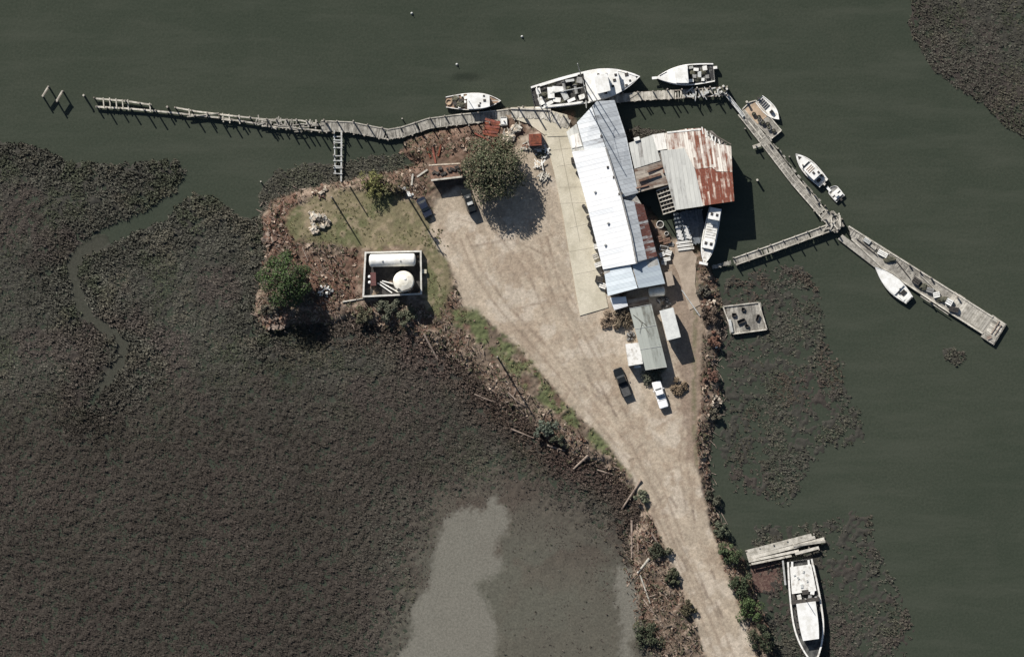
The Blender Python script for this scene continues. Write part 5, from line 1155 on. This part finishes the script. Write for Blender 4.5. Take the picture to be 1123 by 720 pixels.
MB().box((-.6, 0, zt+.18), (.6, 1.1, .24)).build('roof_box', m_lgrey, t); MB().box((.7, 0, zt+.12), (.35, .6, .14)).build('roof_hatch', m_grey, t)

# ------------------------------------------------------------------ poles
def pole(x, y, h, label, tr=False, r=.17, cross=True):
    g = ghz(x, y); t = thing('utility_pole', label, 'pole', P(x, y, g)); MB().tube((0, 0, -.3), (0, 0, h), r*1.2, r*.8, 10).build('shaft', m_pile, t)
    if cross:
        MB().beam((-.9, .5, h-.5), (.9, -.5, h-.5), .12, .12).build('crossarm', m_woodd, t)
        for k in (-.8, 0, .8): MB().lathe((k, -k*.55, h-.42), [(.05, 0), (.07, .1), (.03, .18)], 8).build('insulator', m_lgrey, t)
    if tr: MB().lathe((.35, .1, h-2.6), [(.28, 0), (.32, .1), (.32, .75), (.2, .9)], 12).build('transformer', m_grey, t)
pole(442.5, 208, 10.2, 'tall wooden utility pole with transformer west of the navy car', True)
pole(364.5, 217, 7.2, 'wooden pole at the north edge of the lawn casting a shadow towards the tanks', False, .15, False)
pole(384, 205, 4.6, 'short wooden post at the north lawn edge beside the broken walkway', False, .14, False)
pole(545.5, 391, 9.4, 'wooden utility pole on the brown bank by the green verge strip', False, .16, False)
mb = MB(); mb.tube((0, -3.1, .3), (0, 3.1, .2), .14, .11, 8)
t = thing('fallen_pole', 'pale fallen pole lying beside the footpath south-east of the warehouse', 'pole', P(757.5, 332, 1.25), math.radians(35)); mb.build('shaft', m_lgrey, t)
MB().box((0, -2.2, .1), (.5, .3, .25)).build('chock', m_woodd, t)

# ------------------------------------------------------------------ yard junk, all things of their own
def crate(name, label, x, y, d, mat, rz=0, z=None, group=None, slats=3, cat='crate', lid=None):
    z = ghz(x, y) if z is None else z
    t = thing(name, label, cat, P(x, y, z), rz, group)
    mb = MB(); w, l, h = d
    for sx in (1, -1): mb.box((sx*(w/2-.03), 0, h/2), (.06, l, h))
    mb.build('side', mat, t); MB().box((0, l/2-.03, h/2), (w-.12, .06, h)).box((0, -l/2+.03, h/2), (w-.12, .06, h)).build('end', mat, t)
    lb = MB()
    for i in range(slats): lb.box((0, -l/2+l*(i+.5)/slats, h*.92), (w-.13, l/slats*.72, .06))
    lb.build('lid', lid or mat, t); return t
n_ = ('first', 'second', 'third', 'fourth', 'fifth', 'sixth', 'seventh', 'eighth')
for i in range(4):
    for j in range(2): crate('fish_crate', f'white fish crate, {n_[i]} from the north in the {("west", "east")[j]} row on the shaded platform', 743.5+j*9+i*1.1-j*.3, 250.5+i*3.6-j*1.2, (1.0, .55, .5), m_white, -.2, 1.25, 'white fish crates on the shaded platform')
for i in range(3): crate('long_pallet', f'long white slatted pallet, {n_[i]} from the north at the head of the footpath', 750+i*1.1, 265.5+i*3.6, (3.2, .45, .3), m_white_old, .12, 1.3, 'white pallets at the head of the footpath', 2, 'pallet')
mb = MB()
def boat_tub(label, x, y, r, mat, k=1.5, z=None, name='tub', rz=0):
    t = thing(name, label, 'tub', P(x, y, ghz(x, y) if z is None else z), rz)
    MB().lathe((0, 0, 0), [(r*.85, 0), (r, .7), (r*.9, .72), (r*.8, .2)], 14).build('wall', mat, t); MB().lathe((0, 0, .1), [(r*.8, 0), (r*.78, .3)], 14).build('contents', m_dark, t); return t
boat_tub('large white tub between the warehouse and the bare rafters, north-most of two', 724, 246, .75, m_white_old, rz=.3)
boat_tub('smaller white tub just south of the large white tub east of the warehouse', 731, 256, .42, m_white)
boat_tub('tiny grey tub between warehouse and dock shed in deep shade', 719, 232, .5, m_lgrey)
for i, (x, y, w, l, h, m_, lab) in enumerate(((728, 272, 1.6, .9, .7, m_white, 'white bin with dark lid stripes outside the rusted east roof'), (733, 277, 1.2, 1.0, .6, m_white_old, 'dirty white bin nearest the footpath head'), (726, 279, 1.1, .8, .6, m_white, 'small white bin just below the striped white bin'), (731, 284, 1.5, .7, .6, m_white_old, 'long dirty white bin next to the beige box trailer'), (736, 268, 1.0, .7, .5, m_grey, 'grey bin above the footpath head'), (728, 288, 1.0, .8, .7, m_lgrey, 'light grey bin at the corner of the blue-grey roof'), (723, 262, 1.0, 1.3, .8, m_brick, 'brown crate in the gap behind the warehouse'), (731, 264, 1.5, 1.1, .8, m_brick, 'wide brown crate east of the gap crate'))):
    crate('storage_bin', lab, x, y, (w, l, h), m_, R(-.5, .5), None, None, 3, 'bin', m_dark if i == 0 else None)
# along the west wall of the warehouse
for i, (x, y, k) in enumerate(((645, 238, 'd'), (648, 246, 'c'), (650, 255, 't'), (653, 262, 'c'), (655, 270, 'w'), (653, 281, 'p'), (656, 290, 'w'), (659, 299, 'd'), (657, 306, 'c'), (661, 313, 'w'), (640, 226, 'd'), (630, 176, 'c'), (634, 190, 't'))):
    g = ghz(x, y); g = max(g, 1.4)
    where = f'against the west warehouse wall, {n_[i] if i < 8 else ("ninth", "tenth", "bottom-most", "top-most", "second")[i-8]} piece from the north' 
    where = ('by the middle of the west warehouse wall', 'below the black barrel at the middle of the west wall', 'in the dark gap along the west wall', 'south of the tyre along the west wall', 'along the west wall where the apron narrows', 'on the apron edge beside the west wall', 'by the pale blue roof corner', 'under the pale blue roof edge', 'touching the apron under the pale blue roof', 'by the south-west corner of the pale blue roof', 'north of all other barrels by the west wall', 'beside the patched lean-to on the apron', 'by the west wall just below the lean-to')[i]
    if k == 'd':
        t = thing('barrel', 'black barrel '+where, 'barrel', P(x, y, g)); MB().lathe((0, 0, 0), [(.36, 0), (.38, .3), (.38, .35), (.36, .6), (.38, .62), (.36, .95), (.1, .96)], 14).build('drum', m_dark, t); MB().lathe((.15, 0, .96), [(.06, 0), (.06, .05)], 8).build('bung', m_lgrey, t)
    elif k == 't':
        t = thing('tyre_stack', 'stack of black tyres '+where, 'tyres', P(x, y, g))
        for q in range(3): MB().lathe((R(-.05, .05), R(-.05, .05), q*.22), [(.26, .02), (.42, 0), (.48, .1), (.42, .21), (.26, .2)], 16).build('tyre', m_black, t)
    else: crate('wall_crate', {'c': 'dark wooden crate ', 'w': 'white plastic bin ', 'p': 'pale timber crate '}[k]+where, x, y, (R(1, 1.6), R(.8, 1.3), R(.6, 1.1)), {'c': m_dark, 'w': m_white_old, 'p': m_woodp}[k], R(-.4, .4), g)
# red gear by the wharf
t = thing('red_sheet_stack', 'stack of rusty red corrugated sheets beside the wharf and the tree', 'sheet stack', P(539, 141, ghz(539, 141)), -.15)
for i in range(6): MB().box((R(-.2, .2), 1.5-i*.55, .25+R(0, .12)), (3.0, .5, .1), R(-.12, .12), R(-.15, .15)).build('sheet', m_red if i % 2 == 0 else m_rust, t)
crate('white_chest', 'white chest standing between the red sheets and the wharf', 552.5, 133, (1.3, 1.6, 1.1), m_white, .05, None, None, 1, 'chest')
t = thing('red_steel_cabin', 'faded red steel box beside the concrete apron', 'steel box', P(587, 153.5, ghz(587, 153)), .05)
MB().box((0, 0, 1.0), (2.5, 2.3, 2.0)).build('body', m_red, t); MB().box((.1, .1, 2.04), (2.1, 1.9, .08)).build('lid', m_rust, t); MB().box((0, -1.17, .95), (1.1, .06, 1.6)).build('door', m_rust, t)
for i, (x, y, r, m_, lab) in enumerate(((595, 168, 1.2, m_net, 'dark heap of net south of the red steel box'), (591, 181, .9, m_rubble, 'pale heap of scrap beside the apron, south of the dark net heap'), (558, 150, 1.3, m_rubble, 'pale heap of boards just south of the white chest'), (566, 141, 1.0, m_rubble, 'pale scrap heap on the wharf edge east of the white chest'), (596, 193, .8, m_dark, 'small dark scrap heap by the apron at the south end of the junk row'), (578, 160, .9, m_brick, 'brown scrap heap west of the red steel box'))):
    t = thing('scrap_heap', lab, 'heap', P(x, y, ghz(x, y)))
    MB().blob((0, 0, .1), (r, r*.8, .45), i+40, 14, .3).build('mound', m_, t)
    mb = MB()
    for q in range(14): a = R(0, 6.3); c = Vector((R(-r, r)*.8, R(-r, r)*.8, R(.2, .6))); d = Vector((math.cos(a), math.sin(a), R(-.2, .2)))*R(.3, 1.0); mb.beam(c-d, c+d, R(.08, .3), .07)
    mb.build('loose_board', m_white_old if i in (1, 0) else m_woodp, t)
for i in range(7):
    x, y = ((470, 167), (476, 170), (482, 165), (545, 158), (452, 197), (463, 190), (528, 150))[i]
    lab = ('reddish plank lying in brown scrub north of the brown shed', 'longest reddish plank behind the brown shed', 'rust-red plank angled towards the ruined pier', 'rust plank under the east side of the big tree', 'pale upright plank west of the brown shed', 'pale short plank at the brown shed corner', 'red plank between the tree and the red sheets')[i]
    a = (1.9, 1.75, 1.3, .4, 1.45, .6, -.5)[i]; l = R(2, 3.6); g = ghz(x, y)+.25
    tag(MB().box((0, 0, 0), (l, .35, .08)).build('plank', (m_rust, m_red, m_rust, m_rust, m_woodp, m_woodp, m_red)[i]), lab, 'plank'); o = bpy.context.scene.collection.objects[-1]; o.location = P(x, y, g); o.rotation_euler = (R(-.05, .05), R(-.08, .08), a)
# rubble heaps on the lawn
def rubble(label, x, y, r, n, mats, seed, name='rubble_heap', sz=(.3, 1.0)):
    rr = random.Random(seed); t = thing(name, label, 'heap', P(x, y, ghz(x, y)))
    for k, m_ in enumerate(mats):
        mb = MB()
        for q in range(n//len(mats)):
            a = rr.uniform(0, 6.3); d = r*math.sqrt(rr.random()); s1 = rr.uniform(*sz)
            mb.box((d*math.cos(a), d*math.sin(a)*.8, .1+.5*(1-d/r)*rr.random()+.1), (s1, s1*rr.uniform(.3, .8), rr.uniform(.12, .35)), rr.uniform(0, 3), rr.uniform(-.3, .3), rr.uniform(-.3, .3))
        mb.build(('chunks', 'broken_wood', 'scrap')[k], m_, t)
rubble('heap of pale broken blocks and boards on the west lawn', 351, 244, 1.9, 54, (m_rubble, m_woodp, m_dark), 5)
rubble('short row of pale stones north-west of the lawn block heap', 344, 237, 1.0, 18, (m_rubble, m_woodp), 6)
rubble('low pile of pale sticks just west of the lawn block heap', 345, 252, 1.1, 16, (m_rubble, m_woodp), 8)
rubble('ring of white buckets and scrap below the lawn, right of the dark evergreen', 357, 318, 1.5, 40, (m_white_old, m_lgrey, m_dark), 7, sz=(.3, .6))
rubble('scatter of pale bricks on the shore at the top of the lawn', 352, 210, 1.6, 24, (m_rubble, m_brick), 9)
rubble('white scrap pile at the base of the transformer pole', 450, 213, .7, 14, (m_white_old, m_lgrey), 10, sz=(.3, .6))
rubble('brown brush pile at the west shore below the lawn edge', 300, 262, 2.2, 50, (m_brick, m_drift), 11)
rubble('brown brush pile south of the evergreen on the marsh bank', 302, 352, 2.4, 50, (m_brick, m_drift), 12)
rubble('broken pale rock riprap on the east bank south of the path', 778, 335, 1.6, 36, (m_rubble, m_brick), 13, sz=(.3, .7))
rubble('broken rock riprap on the east bank near the white pickup', 784, 440, 1.4, 34, (m_rubble, m_dark), 14, sz=(.3, .7))
rubble('pale rocks on the east bank midway down the narrow road', 783, 500, 1.5, 30, (m_rubble, m_brick), 15, sz=(.3, .7))
rubble('small white stone pile on the east bank facing the semi-trailer', 785, 379, .6, 8, (m_white_old, m_rubble), 16, sz=(.3, .6))
rubble('pale rocks on the east bank beside the old timber pier', 805, 590, 1.1, 20, (m_rubble, m_brick), 17, sz=(.2, .5))
rubble('dark scrap pile east of the porch in the warehouse shade', 727, 332, 1.3, 26, (m_dark, m_grey), 18)
rubble('grey scrap pile between the brown weeds and the white box', 692, 368, 1.0, 26, (m_grey, m_dark), 19, sz=(.3, .7))
# gear on the floating dock
for i, (x, y, w, l, h, m_, a, lab) in enumerate(((951, 264, 1.4, .8, .5, m_lgrey, -.6, 'light grey crate at the north-west end of the floating dock'), (968, 278, 2.0, 1.0, .5, m_white_old, -.5, 'white slatted crate on the floating dock above the white launch'), (1005, 308, 1.5, 1.2, .8, m_dark, -.6, 'square dark crate at the middle of the floating dock'), (1020, 318, 1.4, .9, .6, m_grey, -.3, 'grey crate south-east of the square dark crate on the floating dock'), (1027, 323, 1.3, 1.1, .6, m_white_old, .2, 'worn white crate beside the bright white chest on the floating dock'), (1041, 331, 1.3, 1.2, .7, m_white, -.5, 'bright white chest on the floating dock'), (1046, 339, 1.9, 1.0, .6, m_dark, -.2, 'dark crate at the end of the gear row on the floating dock'), (958, 271, 1.2, .5, .4, m_woodp, -.7, 'narrow pale crate on the floating dock near the junction'))):
    crate('dock_crate', lab, x, y, (w, l, h), m_, a, .68, None, 3)
for i, (x0, y0, x1, y1, lab) in enumerate(((983, 286, 998, 305, 'dark spar lying across the middle of the floating dock'), (1010, 302, 1026, 318, 'pale spar lying along the north side of the floating dock'), (962, 295, 985, 306, 'dark pole lying along the south kerb above the white launch'), (1010, 325, 1040, 345, 'long pale spar along the south kerb of the floating dock'), (940, 262, 962, 280, 'dark pole on the north-west quarter of the floating dock'))):
    t = thing('spar', lab, 'spar', P((x0+x1)/2, (y0+y1)/2, .85)); MB().tube(P(x0, y0, .85), P(x1, y1, .85), .13, .09, 8).build('shaft', m_dark if i in (0, 2, 4) else m_woodp, t, True); MB().tube(P(x0, y0, .85)-(P(x1, y1)-P(x0, y0)).normalized()*.15, P(x0, y0, .85), .15, .15, 8).build('end_band', m_grey, t, True)
for i, (x, y, lab) in enumerate(((1013, 314, 'heap of dark net south-east of the square dark crate'), (1033, 328, 'heap of dark net beside the bright white chest'), (976, 284, 'small net heap near the white slatted crate'))):
    tag(MB().blob((0, 0, .2), (R(.8, 1.2), .7, .4), 60+i, 12, .3).build('net_heap', m_net), lab, 'net'); bpy.context.scene.collection.objects[-1].location = P(x, y, .66)
# driftwood logs on the banks
for i, (x0, y0, x1, y1, r, lab) in enumerate(((703, 526, 682, 558, .2, 'long grey driftwood log slanting down from the road edge where the road narrows'), (693, 570, 693, 611, .22, 'straight upright driftwood log along the west bank'), (699, 574, 700, 606, .16, 'thinner driftwood log parallel to the straight upright log'), (712, 612, 699, 628, .24, 'thick pale driftwood log angled at the mud pool edge'), (702, 630, 713, 661, .15, 'thin white pole lying on the small mud pool shore'), (706, 657, 720, 676, .17, 'dark log in the brush by the lower mud pool'), (645, 499, 629, 514, .22, 'dark driftwood log alone at the marsh edge west of the yard'), (557, 430, 569, 441, .16, 'pale log in brown wrack crossing the southern pole shadow'), (465, 366, 480, 394, .2, 'grey log at the corner of the marsh below the tank enclosure'), (600, 488, 620, 494, .18, 'grey log next to the blue-grey bush at the marsh edge'), (560, 470, 585, 480, .15, 'brown log lying in the marsh edge west of the blue-grey bush'), (655, 515, 672, 520, .15, 'short brown log between the dark lone log and the road'), (520, 432, 540, 440, .14, 'brown log in the upper wrack left of the southern pole shadow'), (332, 272, 338, 286, .14, 'thin pale log west of the lawn near the evergreen'), (376, 331, 400, 327, .15, 'pale log ending at the west wall of the tank enclosure'), (715, 585, 722, 596, .18, 'short dark log beside the west edge of the narrow road'), (1, 1, 1, 1, 0, ''))):
    if not r: continue
    g0, g1 = max(ghz(x0, y0), .05), max(ghz(x1, y1), .05); c = (P(x0, y0)+P(x1, y1))/2; t = thing('driftwood_log', lab, 'log', (c.x, c.y, (g0+g1)/2))
    MB().tube(P(x0, y0, g0+.25), P(x1, y1, g1+.22), r*1.2, r*.8, 9).build('log_body', m_drift if i not in (3, 4, 14) else m_woodp, t, True)
    q = lerp2((x0, y0), (x1, y1), .6); d = Vector((R(-1, 1), R(-1, 1), .3)).normalized()*.8; MB().tube(P(*q, g1+.3), P(*q, g1+.3)+d, r*.4, r*.2, 6).build('branch_stub', m_drift, t, True)

# ------------------------------------------------------------------ light, sky, camera
w = bpy.data.worlds.new('World'); SC.world = w; w.use_nodes = True; nt = w.node_tree
sk = nt.nodes.new('ShaderNodeTexSky'); sk.sky_type = 'NISHITA'; sk.sun_disc = False; sk.sun_elevation = SUN_EL; sk.sun_rotation = math.atan2(-SHD.x, -SHD.y) % (2*math.pi)
nt.links.new(sk.outputs[0], nt.nodes['Background'].inputs[0]); nt.nodes['Background'].inputs[1].default_value = .05
l = bpy.data.lights.new('sun', 'SUN'); l.energy = 5; l.angle = math.radians(.5); l.color = (1, .955, .89)
lo = bpy.data.objects.new('sun', l); COL.objects.link(lo)
h = SHD.normalized()*math.cos(SUN_EL); lo.rotation_euler = Vector((h.x, h.y, -math.sin(SUN_EL))).to_track_quat('-Z', 'Y').to_euler()
cam = bpy.data.cameras.new('camera'); cam.sensor_width = 36; CH = 1300
cam.lens = 36*(CH-1)/(1123*S); cam.clip_end = 20000; cam.clip_start = 10
co_ = bpy.data.objects.new('camera', cam); COL.objects.link(co_); co_.location = (0, 0, CH); SC.camera = co_
vs = SC.view_settings; vs.view_transform = 'Standard'; vs.look = 'None'; vs.exposure = .42; vs.gamma = 1; vs.use_curve_mapping = False
SC.cycles.max_bounces = 4; SC.cycles.use_denoising = True
